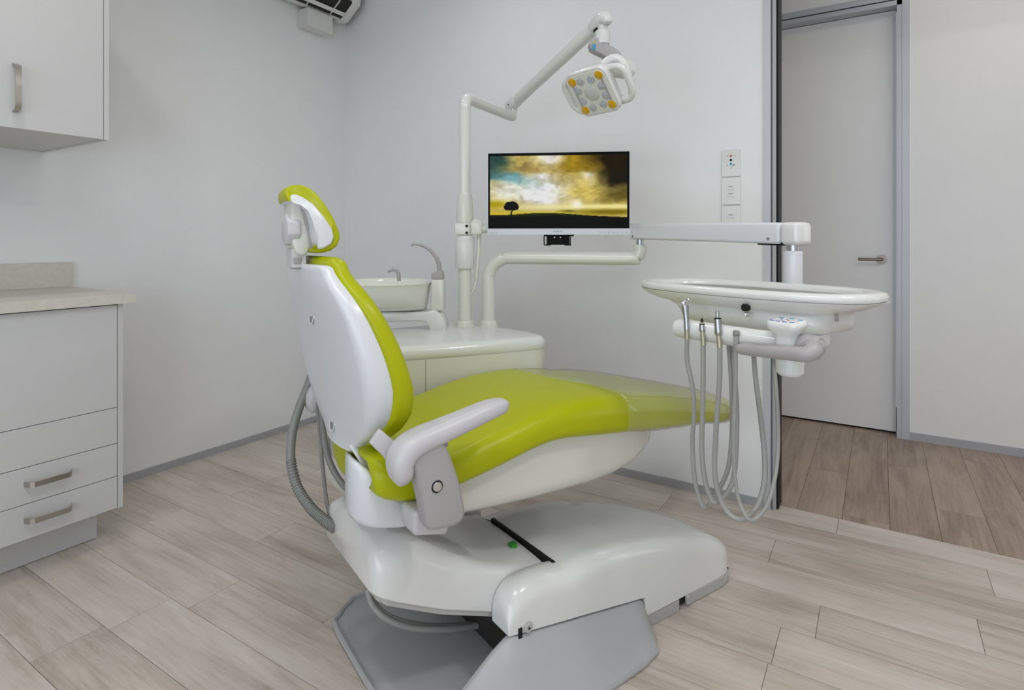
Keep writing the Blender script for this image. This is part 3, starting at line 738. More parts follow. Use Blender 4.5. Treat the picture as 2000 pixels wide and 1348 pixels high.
g.prism([(kc.y + a * 0.95, kc.z + b * 1.45) for a, b in hexp], kc.x - 0.018, kc.x + 0.012, lambda u, v, w: (w, u, v), 0.005, 3); g.build('adjuster_knob', 'lgrey', ch, angle=50)
g = G(); q = cy(583, 503, -0.01); g.box(q.x - 0.02, q.x + 0.012, -0.028, 0.022, q.z - 0.022, q.z + 0.02, 0.005); g.build('headrest_socket', 'lgrey', ch)
g = G(); q = cy(580, 512, -0.01); g.prism([(-0.024, 0.012), (0.024, 0.012), (0.014, -0.016), (-0.014, -0.016)], q.x - 0.014, q.x + 0.006, lambda u, v, w: (w, u - 0.01, v + q.z), 0.004); g.build('release_lever', 'grey', ch)

# --- armrests and posts, near and far
def armrest(s):
    pts = [(783, 928, .030, .028), (781, 905, .034, .032), (790, 882, .035, .034), (815, 862, .034, .032), (860, 842, .032, .030), (910, 820, .030, .028), (955, 800, .027, .026), (980, 792, .021, .022), (990, 790, .010, .012)]
    P = []
    for a, b, w, h in pts:
        q = cy(a, b, -0.30); P.append((q.x, q.z, w, h))
    P.insert(0, (P[0][0] + 0.002, P[0][1] - 0.016, .016, .016))
    rings = []
    Q = []
    for i in range(len(P) - 1):
        for k in range(4):
            t = k / 4; p0 = P[max(i - 1, 0)]; p1 = P[i]; p2 = P[i + 1]; p3 = P[min(i + 2, len(P) - 1)]
            Q.append([0.5 * (2 * p1[j] + (p2[j] - p0[j]) * t + (2 * p0[j] - 5 * p1[j] + 4 * p2[j] - p3[j]) * t * t + (3 * p1[j] - p0[j] - 3 * p2[j] + p3[j]) * t ** 3) for j in range(4)])
    Q.append(list(P[-1]))
    for i, (x, z, w, h) in enumerate(Q):
        a, b = Q[max(i - 1, 0)], Q[min(i + 1, len(Q) - 1)]
        tx, tz = b[0] - a[0], b[1] - a[1]; l = sqrt(tx * tx + tz * tz) or 1; nx, nz = -tz / l, tx / l
        if nz < 0 and i > 12: nx, nz = -nx, -nz
        h *= 0.72
        rings.append([(x + nx * v, s * (0.30) + u, z + nz * v) for u, v in rrect(0, 0, w, h, h * 0.85, 4)])
    g = G(); g.loft(rings); g.build('armrest', 'lgrey', ch, angle=80)
    op = xz([(800, 905), (826, 868), (850, 858), (868, 866), (880, 893), (893, 930), (903, 975), (907, 1000), (903, 1016), (888, 1026), (860, 1033), (838, 1036), (829, 1024), (826, 990), (818, 955)], -0.315)
    g = G(); g.prism(op, s * 0.325, s * 0.275, XZ, 0.012, 4, 50); g.build('armrest_post', 'grey', ch, angle=60)
    op = xz([(797, 995), (803, 990), (850, 985), (870, 1000), (860, 1034), (800, 1036), (796, 1030)], -0.26)
    g = G(); g.prism(op, s * 0.29, s * 0.225, XZ, 0.006, 3, 50); g.build('post_bracket', 'lgrey', ch, angle=60)
    op = xz([(845, 862), (868, 840), (872, 870), (850, 880)], -0.30)
    g = G(); g.prism(op, s * 0.312, s * 0.288, XZ, 0.004, 2, 50); g.build('armrest_neck', 'grey', ch, angle=60)
    q = cy(854, 951, -0.326)
    g = G(); g.lathe([(0, -.001), (0.0105, -.001), (0.0105, .002), (0.009, .0045), (0, .005)], (q.x, s * 0.325, q.z), (0, s, 0), 22); b_ = g.build('release_button', 'chrome', ch)
    g = G(); g.lathe([(0.0105, 0), (0.0128, 0), (0.0128, 0.0008), (0.0105, 0.0008)], (q.x, s * 0.3251, q.z), (0, s, 0), 22); g.build('button_ring', 'black', ch)
armrest(-1); armrest(1)

# --- slip-on clear cover over the leg rest (a thing of its own)
fc = empty('foot_cover', CO, CA, 'clear plastic slip-on cover over the foot end of the green chair', 'plastic cover')
rg = []
for x in [0.135, 0.145] + [0.18 + 0.04 * i for i in range(18)] + [0.885, 0.90]:
    gr = 0.0045 if x > 0.14 else 0.003
    r_ = seat_rings([x], gr)[0]
    rg.append([(p_[0] + 0.10 * (max(0.0, -p_[1]) / 0.24 - 0.35) * (1 - min(1, (x - 0.135) / 0.2)), p_[1], p_[2] + 0.0014 * sin(p_[0] * 55 + p_[1] * 40)) for p_ in r_])
g = G(); g.loft(rg, cap=False); g.build('cover_sheet', 'film', fc, angle=80)
# ================================================================== CUSPIDOR UNIT WITH COLUMNS
cu = empty('cuspidor_unit', CO + AX * 0.0 + BX * 0.45, CA, 'white cuspidor cabinet behind the chair with spittoon bowl, taps and column sockets', 'dental unit')
CB = Vector((0.0, 0.45, 0.0))
class GC(G):
    def build(s, *a, **k):
        bmesh.ops.translate(s.bm, verts=s.bm.verts, vec=-CB); return super().build(*a, **k)
top = [(-0.40, 0.34), (-0.33, 0.315), (-0.25, 0.298), (-0.163, 0.278), (-0.08, 0.258), (0.0, 0.240), (0.09, 0.222), (0.177, 0.209), (0.235, 0.205), (0.268, 0.218), (0.287, 0.25), (0.297, 0.32), (0.285, 0.41), (0.255, 0.50), (0.205, 0.60), (0.15, 0.66), (0.08, 0.70), (-0.10, 0.71), (-0.30, 0.70), (-0.39, 0.66), (-0.43, 0.58), (-0.44, 0.42)]
def inset(poly, d, c=(-0.05, 0.46)):
    out = []
    for x, y in poly:
        v = Vector((x - c[0], y - c[1])); v = v * (1 - d / v.length); out.append((c[0] + v.x, c[1] + v.y))
    return out
def rings_from(poly, spec):
    return [[(x, y, z) for x, y in inset(poly, d)] for d, z in spec]
g = GC(); g.loft(rings_from(top, [(0.004, 0.722), (0.0, 0.728), (0.0, 0.742), (0.003, 0.752), (0.010, 0.759), (0.022, 0.763), (0.05, 0.764)])); g.build('top_cover', 'white', cu, angle=50)
g = GC(); g.loft(rings_from(top, [(0.05, 0.30), (0.02, 0.34), (0.012, 0.45), (0.008, 0.60), (0.006, 0.7215)])); g.build('cabinet_body', 'cream', cu, angle=50)
# front door panel lines
def fronty(x): return interp([(p_[0], p_[1]) for p_ in inset(top, 0.007)[:9]], x)
def panel(name, x0, x1, par):
    g = GC(); n_ = 10; ring = []
    for k in range(n_ + 1):
        x = x0 + (x1 - x0) * k / n_; y = fronty(x)
        ring.append([(x, y - 0.0045, 0.40), (x, y - 0.0045, 0.719), (x, y + 0.01, 0.719), (x, y + 0.01, 0.40)])
    g.loft(ring); return g.build(name, 'cream', par)
panel('door', -0.32, -0.166, cu); panel('door', -0.1635, 0.160, cu)
g = GC(); g.lathe([(0, 0), (0.005, 0), (0.006, 0.006), (0, 0.008)], (-0.262, fronty(-0.262) - 0.004, 0.69), (0, -1, 0), 12); g.build('knob', 'grey', cu)
q = atl(1040, 690, 2.12)
g = GC(); g.lathe([(0.0, 0.60), (0.03, 0.60), (0.045, 0.62), (0.047, 0.68), (0.045, 0.70), (0, 0.705)], (q.x + 0.02, q.y + 0.03, 0), (0, 0, 1), 24); g.lathe([(0, 0.45), (0.04, 0.45), (0.045, 0.595), (0.03, 0.60), (0, 0.60)], (q.x + 0.018, q.y + 0.03, 0), (0, 0, 1), 24); g.build('water_bottle', 'ceramic', cu)
g = GC(); g.prism([(-0.34, 0.12), (-0.24, 0.12), (-0.24, 0.46), (-0.34, 0.46)], 0.24, 0.36, XY, 0.02); g.build('mounting_arm', 'cream', cu)
# sockets of the two columns
DP = 2.26
pb = atl(908, 640, DP); cb = atl(954, 636, DP)
for q, rr in ((pb, 0.040), (cb, 0.036)):
    g = GC(); g.lathe([(0, 0.755), (rr, 0.755), (rr, 0.768), (rr - 0.003, 0.771), (rr - 0.004, 0.784), (rr - 0.008, 0.789), (0, 0.789)], (q.x, q.y, 0), (0, 0, 1), 28); g.build('column_socket', 'cream', cu)
# bowl stand, bracket, basin
DB = 2.22
q = atl(868, 640, DB)
bx_ = [atl(p_[0], p_[1], DB) for p_ in ((690, 606), (838, 606), (852, 603), (866, 612), (873, 628), (874, 645), (840, 645), (842, 636), (836, 627), (828, 624), (690, 627))]
g = GC()
fr = (atl(900, 600, DB) - atl(700, 600, DB)).normalized(); dn = Vector((-fr.y, fr.x, 0))
o0 = atl(690, 600, DB)
poly = [((p_ - o0).dot(fr), p_.z) for p_ in bx_]
g.prism(poly, -0.055, 0.055, lambda u, v, w: (o0 + fr * u + dn * w)[:2] + (v,), 0.008, 3, 50); g.build('bowl_bracket', 'white', cu, angle=60)
bc = atl(752, 600, DB); rbot = 0.16
g = GC(); rings = []
zt_ = atl(750, 549, DB).z; zb_ = atl(750, 605, DB).z
for t, rl, rr in ((0, .05, .150), (0.02, .07, .158), (0.10, .095, .161), (0.25, .125, .164), (0.45, .150, .167), (0.65, .165, .170), (0.85, .175, .173), (0.93, .180, .177), (0.97, .184, .180), (1.0, .182, .178)):
    z = zb_ + (zt_ - zb_) * t; ring = []
    for k in range(40):
        a = 2 * pi * k / 40; ca = cos(a); R_ = rr if ca > 0 else rl; dd = rl * 1.02
        p_ = bc + fr * (R_ * ca) + dn * (dd * sin(a)); ring.append((p_.x, p_.y, z))
    rings.append(ring)
for t, s_ in ((0.985, 0.94), (0.9, 0.9), (0.6, 0.75), (0.35, 0.5), (0.25, 0.15)):
    z = zb_ + (zt_ - zb_) * t
    rings.append([((bc + (Vector((p_[0], p_[1], 0)) - Vector((bc.x, bc.y, 0))) * s_).x, (bc + (Vector((p_[0], p_[1], 0)) - Vector((bc.x, bc.y, 0))) * s_).y, z) for p_ in rings[9]])
g.loft(rings); g.build('spittoon_bowl', 'ceramic', cu, angle=60)
# block with cup filler spout
bq = [atl(a_, b_, DB) for a_, b_ in ((843, 545), (868, 545), (868, 606), (843, 606))]
g = GC(); g.prism([((p_ - o0).dot(fr), p_.z) for p_ in bq], -0.028, 0.028, lambda u, v, w: (o0 + fr * u + dn * w)[:2] + (v,), 0.006); g.build('spout_block', 'cream', cu)
bq = [atl(a_, b_, DB) for a_, b_ in ((844, 546), (844, 533), (862, 528), (866, 532), (867, 546))]
g = GC(); g.prism([((p_ - o0).dot(fr), p_.z) for p_ in bq], -0.027, 0.027, lambda u, v, w: (o0 + fr * u + dn * w)[:2] + (v,), 0.004); g.build('spout_cap', 'grey', cu)
g = GC(); g.tube([atl(a_, b_, DB) for a_, b_ in ((859, 532), (857, 515), (850, 500), (838, 487), (822, 479), (808, 477), (803, 481))], [.0085, .0085, .0075, .0068, .006, .0048, .003], 12, 5); g.build('cup_filler_spout', 'grey', cu)
g = GC(); g.tube([atl(a_, b_, DB - .05) for a_, b_ in ((779, 549), (779, 538), (776, 530), (769, 527), (762, 529), (758, 532))], [.0075, .007, .0065, .006, .0045, .003], 12, 5); g.build('bowl_rinse_spout', 'grey', cu)

# ---------------- hoses of the suction holder on the far side of the chair
def hose_thing(name, pts, r, m, label, cat, extra=None, n=10, smooth=8, group=None):
    P = [Vector(p_) for p_ in pts]; b_ = min(P, key=lambda v: v.z).copy()
    e = empty(name, b_, 0, label, cat, group)
    g = G(); g.tube([p_ - b_ for p_ in P], r, n, smooth); g.build('tube', m, e); return e, b_
def chw(l): return CO + AX * l.x + BX * l.y + UP * l.z
def cyw(a, b, y): return chw(cy(a, b, y))
e, bb = hose_thing('suction_hose', [cyw(618, 700, .30), cyw(605, 745, .30), cyw(585, 795, .30), cyw(571, 845, .29), cyw(568, 900, .27), cyw(580, 950, .23), cyw(605, 990, .18), cyw(632, 1015, .13), cyw(655, 1032, .09)], 0.0125, 'dhose', 'thick dark grey ribbed suction hose looping behind the backrest to the chair base', 'hose')
# ribs on the lower, corrugated part
P = [cyw(568, 900, .27), cyw(580, 950, .23), cyw(605, 990, .18), cyw(632, 1015, .13), cyw(655, 1032, .09)]
g = G()
for i in range(len(P) - 1):
    p0, p1, p2, p3 = P[max(i - 1, 0)], P[i], P[i + 1], P[min(i + 2, len(P) - 1)]
    for k in range(9):
        t = k / 9; q = 0.5 * ((2 * p1) + (-p0 + p2) * t + (2 * p0 - 5 * p1 + 4 * p2 - p3) * t * t + (-p0 + 3 * p1 - 3 * p2 + p3) * t ** 3)
        t += .02; q2 = 0.5 * ((2 * p1) + (-p0 + p2) * t + (2 * p0 - 5 * p1 + 4 * p2 - p3) * t * t + (-p0 + 3 * p1 - 3 * p2 + p3) * t ** 3)
        g.lathe([(0.011, -0.001), (0.0142, -0.0008), (0.0142, 0.0008), (0.011, 0.001)], q - bb, (q2 - q), 14)
g.build('ribs', 'dhose', e)['kind'] = 'stuff'
hose_thing('suction_tube', [cyw(618, 780, .27), cyw(623, 830, .27), cyw(628, 890, .25), cyw(634, 950, .21), cyw(641, 995, .16), cyw(652, 1022, .11)], 0.0052, 'dhose', 'thin grey tube hanging straight between the two suction hoses', 'hose', n=8)
hose_thing('saliva_hose', [cyw(627, 790, .26), cyw(631, 835, .26), cyw(637, 880, .25), cyw(652, 920, .22), cyw(675, 952, .18), cyw(700, 965, .13)], 0.009, 'dhose', 'medium grey suction hose curving right to the seat bracket', 'hose')

# ---------------- lamp column with monitor clamp
pz = 0.789
PW_ = chw(Vector((pb.x, pb.y, 0)))
def zat(py, D): return CAMZ + (HORZ - py) / FPX * D
pole = empty('lamp_column', (PW_.x, PW_.y, pz), 0, 'white vertical lamp column rising from the cuspidor cabinet with bent top arm', 'column')
PB = Vector((PW_.x, PW_.y, pz))
def zl(py): return zat(py, DP) - pz
g = G(); g.lathe([(0, 0.0), (0.0255, 0.0), (0.0255, zl(500)), (0, zl(500))], n=28); g.build('lower_tube', 'cream', pole)
g = G(); g.lathe([(0, zl(524)), (0.035, zl(524)), (0.037, zl(522)), (0.037, zl(464)), (0.035, zl(462)), (0, zl(462))]); g.build('sleeve', 'white', pole)
g = G(); g.lathe([(0, zl(435)), (0.032, zl(435)), (0.0335, zl(425)), (0.032, zl(400)), (0.028, zl(386)), (0.024, zl(378)), (0, zl(378))]); g.build('cone_sleeve', 'cream', pole)
tp = at(925, 197, DP); el = at(1001, 240, 2.62)
r0_ = PB + Vector((0, 0, zl(225))); 
v1 = Vector((el.x, el.y, 0)) - Vector((PW_.x, PW_.y, 0)); v1n = v1.normalized()
zt_ = zat(190, DP)
g = G()
pts = [Vector((0, 0, zl(390))), Vector((0, 0, zl(225))), Vector((0, 0, zt_ - pz - 0.028)) + v1n * 0.003, Vector((0, 0, zt_ - pz - 0.008)) + v1n * 0.012, Vector((0, 0, zt_ - pz)) + v1n * 0.035, Vector((0, 0, zt_ - pz)) + v1n * 0.08, v1 * 0.5 + Vector((0, 0, zt_ - pz - 0.0)), v1 - v1n * 0.02 + Vector((0, 0, zt_ - pz)), v1 - v1n * 0.005 + Vector((0, 0, zt_ - pz + 0.006)), v1 + Vector((0, 0, zt_ - pz + 0.022)), v1 + Vector((0, 0, zt_ - pz + 0.055))]
g.tube(pts, [.0225, .0225, .0225, .0225, .0225, .0225, .022, .022, .022, .021, .019], 20, 5); g.build('upper_tube', 'white', pole)
EZ = zt_ + 0.055; EL = Vector((PW_.x + v1.x, PW_.y + v1.y, EZ))
# clamp
g = G(); g.lathe([(0, zl(460)), (0.030, zl(460)), (0.0335, zl(458)), (0.0335, zl(437)), (0.030, zl(435)), (0, zl(435))]); g.build('clamp_band', 'cream', pole)
rtl = Vector((RT.x, RT.y, 0)); fwl = Vector((FW.x, FW.y, 0))
def camf(u, v, w): return tuple(rtl * u - fwl * w + UP * v)
g = G(); g.prism([(-0.036, zl(459)), (0.020, zl(459)), (0.020, zl(437)), (-0.036, zl(437))], 0.0, 0.036, camf, 0.004); g.build('clamp_block', 'white', pole)
for py_ in (442, 455):
    g = G(); g.lathe([(0, 0), (0.0055, 0), (0.0055, 0.002), (0, 0.001)], rtl * 0.010 - fwl * 0.0355 + UP * zl(py_), -fwl, 12); g.build('screw', 'black', pole)
g = G(); g.prism([(0.024, zl(459)), (0.056, zl(459)), (0.068, zl(457)), (0.070, zl(438)), (0.062, zl(432)), (0.048, zl(428)), (0.034, zl(430)), (0.024, zl(436))], -0.018, 0.03, camf, 0.005); g.build('monitor_elbow', 'cream', pole)
g = G(); g.tube([rtl * .055 + UP * zl(458), rtl * .053 + UP * zl(490), rtl * .048 + UP * zl(520), rtl * .044 + UP * zl(545)], [.0085, .0085, .008, .0075], 10, 3)
g.tube([rtl * .046 + UP * zl(545), rtl * .038 + UP * zl(560), rtl * .024 + UP * zl(575)], [.0075, .006, .004], 10, 3); g.build('cable_conduit', 'cream', pole)

# ---------------- operating light on its spring arm
A1 = EL.copy(); A2 = at(1176, 40, 2.0)
ol = empty('operating_light', A1, 0, 'white dental operating light on a slanted spring arm, four amber and eight clear lenses', 'lamp')
dv = (A2 - A1); L_ = dv.length; dn_ = dv.normalized(); hz = Vector((dv.x, dv.y, 0)).normalized(); sd = hz.cross(UP).normalized(); upn = sd.cross(dn_)
def armf(u, v, w): return tuple(dn_ * u + upn * v + sd * w)
g = G(); g.prism(rrect(0, 0, 0.021, 0.024, 0.018, 5), 0.0, L_ + 0.01, lambda u, v, w: armf(w, v + 0.0, u), 0.003, 2, 60); g.build('spring_arm', 'white', ol, angle=50)
g = G(); g.prism(rrect(0, 0, 0.0235, 0.026, 0.018, 5), -0.035, 0.055, lambda u, v, w: armf(w, v + 0.001, u), 0.008, 3, 60); g.build('arm_knuckle', 'white', ol, angle=50)
g = G(); A_ = A2 - A1; g.tube([A_ - dn_ * .055, A_ - dn_ * .03, A_ - dn_ * .002, A_ + hz * .016 + UP * .001, A_ + hz * .028 - UP * .010, A_ + hz * .030 - UP * .020], [.0235, .0275, .0290, .0275, .0215, .015], 20, 4); g.build('arm_end_cap', 'white', ol, angle=60)
for pu, pv in ((0.005, -0.005), (L_ - 0.045, -0.002)):
    for s_ in (1, -1):
        g = G(); g.lathe([(0, 0), (0.004, 0), (0.004, 0.001), (0, 0.001)], Vector(armf(pu, pv, s_ * 0.0235)), sd * s_, 10); g.build('screw', 'black', ol)
g = G(); g.prism([(L_ - 0.035, -0.027), (L_ - 0.010, -0.027), (L_ - 0.012, -0.005), (L_ - 0.022, -0.008)], -0.018, 0.018, armf); g.build('joint_gap', 'black', ol); g = G(); g.prism([(-0.02, -0.03), (0.012, -0.03), (0.006, -0.02), (-0.014, -0.02)], -0.015, 0.015, armf); g.build('joint_gap', 'black', ol)
yk = A2 - A1 + hz * 0.002
g = G(); g.lathe([(0, -0.075), (0.017, -0.075), (0.017, -0.01), (0, -0.01)], yk, n=20); g.build('swivel_post', 'white', ol)
z1 = zat(65, 2.0) - A2.z; z2 = zat(82, 2.0) - A2.z
g = G(); g.lathe([(0, z2 - 0.01), (0.024, z2 - 0.01), (0.026, z2), (0.026, z1 + 0.004), (0.022, z1 + 0.008), (0, z1 + 0.008)], yk, n=24); g.build('swivel_collar', 'white', ol)
# grey curved yoke
ykp = [(1160, 78), (1172, 76), (1181, 80), (1187, 91), (1199, 97), (1209, 104), (1216, 116), (1220, 128), (1190, 128), (1184, 117), (1175, 111), (1162, 105), (1152, 99), (1149, 89), (1152, 81)]
DY = 2.0
yc = [at(a_, b_, DY) - A1 for a_, b_ in ykp]; y0_ = at(1160, 90, DY) - A1
g = G(); g.prism([((p_ - y0_).dot(rtl), p_.z) for p_ in yc], -0.022, 0.022, lambda u, v, w: tuple(Vector((y0_.x, y0_.y, 0)) + rtl * u + fwl * w + UP * v), 0.007, 3, 60); g.build('yoke', 'grey', ol, angle=60)
yw = [(1181, 76), (1190, 86), (1203, 94), (1215, 104), (1222, 118), (1222, 128), (1216, 126), (1210, 106), (1198, 98), (1186, 92)]
for dd, nm, mm, hh in ((88, 'control_mark', 'yelprint', 3.5), (92, 'control_mark', 'tealprint', 1.5), (96, 'control_mark', 'tealprint', 1.2)):
    q0 = at(1160, dd, DY - 0.0225) - A1
    pass
for py_, mm in ((82.5, 'yelprint'), (88, 'tealprint'), (92, 'tealprint'), (96, 'tealprint')):
    q = at(1160, py_, DY - 0.0232) - A1
    g = G(); g.lathe([(0, 0), (0.0065 if mm == 'yelprint' else 0.007, 0), (0.006, 0.0006), (0, 0.0006)], q, -fwl, 16, sy=0.45); g.build('control_mark', mm, ol)
# head: frame from the measured lens pattern
uc_ = Vector((51, 11.3, 36.1)) / 63.5; vc_ = Vector((25.7, -54.8, -19.2)) / 63.5
def camv(c_): return (rtl * c_.x + UP * c_.y - fwl * c_.z)
# correct for the viewing direction
HC = at(1158, 180, 1.90)
vd = (HC - EYE).normalized(); vr = vd.cross(UP).normalized(); vu = vr.cross(vd).normalized()
U_ = (vr * uc_.x + vu * uc_.y - vd * uc_.z).normalized(); V_ = (vr * vc_.x + vu * vc_.y - vd * vc_.z); V_ = (V_ - U_ * V_.dot(U_)).normalized()
N_ = U_.cross(V_)
if N_.dot(vd) > 0: N_ = -N_
hc = HC - A1
def hf(u, v, w): return tuple(hc + U_ * u + V_ * v + N_ * w)
K = 63.5 / FPX * 1.90 / 2          # half pitch of the corner lenses
face = rrect(0, 0, K * 1.36, K * 1.36, K * 0.5, 6)
def hloft(spec, name, m, ang=50, poly=face):
    g = G(); g.loft([[hf(u * s_, v * s_, w) for u, v in poly] for s_, w in spec]); return g.build(name, m, ol, angle=ang)
fa = [(u * (1.0), v) for u, v in face]
hloft([(0.55, -0.055), (0.85, -0.050), (1.02, -0.036), (1.10, -0.020), (1.13, -0.006), (1.12, 0.001), (1.06, 0.005), (1.02, 0.0035)], 'head_housing', 'white')
hloft([(1.0, -0.004), (1.0, 0.0055), (0.985, 0.0075), (0.96, 0.0075)], 'lens_panel', 'cream')
for s_ in (-1, 1):
    g = G(); g.prism(rrect(s_ * K * 1.08, 0, K * 0.07, K * 0.78, K * 0.07, 4), 0.0072, 0.0085, hf); g.build('panel_groove', 'grey', ol)
cn = ((-1, -1), (1, -1), (1, 1), (-1, 1))
for a_, b_ in cn:
    g = G(); g.lathe([(0, 0), (K * .27, 0), (K * .27, .0025), (K * .18, .0045), (0, .005)], hf(a_ * K, b_ * K, 0.0072), N_, 22); g.build('amber_lens', 'orange', ol)
wl = [(-.42, -.90), (.36, -.86), (.86, -.30), (.86, .36), (.42, .86), (-.38, .92), (-.86, .36), (-.86, -.36)]
for a_, b_ in wl:
    g = G(); g.lathe([(0, 0), (K * .25, 0), (K * .25, .0025), (K * .17, .004), (0, .0045)], hf(a_ * K, b_ * K, 0.0072), N_, 22); g.build('clear_lens', 'lens', ol)
g = G(); g.lathe([(0, 0), (K * .50, 0), (K * .50, .002), (K * .46, .0035), (0, .004)], hf(0, 0, 0.0072), N_, 32); g.build('centre_lens', 'lensc', ol)
# side grips
def grip(s_, off_, back):
    w0 = K * 1.55
    out = [(s_ * K * 1.30, -K * 1.02), (s_ * K * 1.62, -K * .98), (s_ * K * 1.92, -K * .70), (s_ * K * 1.98, 0), (s_ * K * 1.92, K * .80), (s_ * K * 1.60, K * 1.20), (s_ * K * 1.30, K * 1.25)]
    inn = [(s_ * K * 1.62, -K * .72), (s_ * K * 1.74, -K * .60), (s_ * K * 1.78, 0), (s_ * K * 1.74, K * .72), (s_ * K * 1.62, K * .92)]
    g = G()
    g.tube([hf(a * (1.07 if s_ < 0 else 1.0 if abs(a) < K * 1.4 else 1.16), b, back) for a, b in out], K * 0.21, 12, 4, flat=1.0)
    g.build('grip', 'white', ol, angle=60)
grip(-1, 0, -0.020); grip(1, 0, -0.030)
g = G(); g.tube([hf(K * a, K * b, w) for a, b, w in ((0.9, -1.15, -0.05), (1.45, -1.25, -0.062), (1.95, -1.0, -0.062), (2.15, -0.3, -0.05), (2.18, 0.5, -0.04), (2.0, 1.08, -0.034), (1.35, 1.15, -0.028))], [K * .28, K * .30, K * .26, K * .22, K * .22, K * .24, K * .24], 14, 4); g.build('rear_handle', 'white', ol, angle=60)
g = G(); g.lathe([(0, -0.05), (0.03, -0.05), (0.034, -0.03), (0.034, 0.03), (0.03, 0.04), (0, 0.04)], at(1208, 133, 1.97) - A1, sd, 22); g.build('tilt_hub', 'white', ol)

# ---------------- monitor
DL, DR = 2.215, 2.16
tl, bl, tr_, br_ = at(952, 300, DL), at(953, 459, DL), at(1233, 295, DR), at(1228, 458, DR)
mc = (tl + bl + tr_ + br_) / 4
mx_ = ((tr_ + br_) - (tl + bl)); mx_.z = 0; mwid = mx_.length / 2; mx_.normalize(); mz_ = Vector((0, 0, 1)); mn_ = mx_.cross(mz_)  # towards camera
mh = (tl.z - bl.z + tr_.z - br_.z) / 2
mang = math.atan2(mx_.y, mx_.x)
mo = empty('monitor', (mc.x, mc.y, mc.z - mh / 2), mang, 'silver-framed monitor showing a lone tree under golden clouds', 'monitor')
hw_, hh_ = mwid / 2, mh
# local: x right, -y towards camera, z up from bottom edge
G().box(-hw_, hw_, -0.008, 0.018, 0, hh_, 0.003, 2).build('frame', 'silver', mo)
G().box(-hw_ + 0.02, hw_ - 0.02, 0.018, 0.045, 0.03, hh_ - 0.02, 0.012, 2).build('back_housing', 'lgrey', mo)
bt_ = 0.0235; G().box(-hw_ + 0.003, hw_ - 0.003, -0.0095, -0.007, bt_, hh_ - 0.002, 0.0005, 1).build('bezel', 'blackgloss', mo)
ax0, ax1, az0, az1 = -hw_ + 0.0105, hw_ - 0.0115, bt_ + 0.004, hh_ - 0.013
# picture shown on the screen, painted as vertex colours on a fine grid
def hsh(x, y): 
    n = (x * 374761393 + y * 668265263) & 0xffffffff; n = ((n ^ (n >> 13)) * 1274126177) & 0xffffffff; return ((n ^ (n >> 16)) & 0xffff) / 65535.0
def vn(x, y):
    xi, yi = math.floor(x), math.floor(y); fx, fy = x - xi, y - yi; fx = fx * fx * (3 - 2 * fx); fy = fy * fy * (3 - 2 * fy)
    return (hsh(xi, yi) * (1 - fx) + hsh(xi + 1, yi) * fx) * (1 - fy) + (hsh(xi, yi + 1) * (1 - fx) + hsh(xi + 1, yi + 1) * fx) * fy
def fbm(x, y): return .5 * vn(x, y) + .25 * vn(2 * x + 5, 2 * y + 3) + .14 * vn(4 * x + 1, 4 * y + 9) + .08 * vn(8 * x + 7, 8 * y + 2) + .03 * vn(16 * x, 16 * y)
def lerp(a, b, t): t = max(0, min(1, t)); return tuple(a[i] + (b[i] - a[i]) * t for i in range(3))
def blob(u, v, cu_, cv, ru, rv): return math.exp(-(((u - cu_) / ru) ** 2 + ((v - cv) / rv) ** 2))
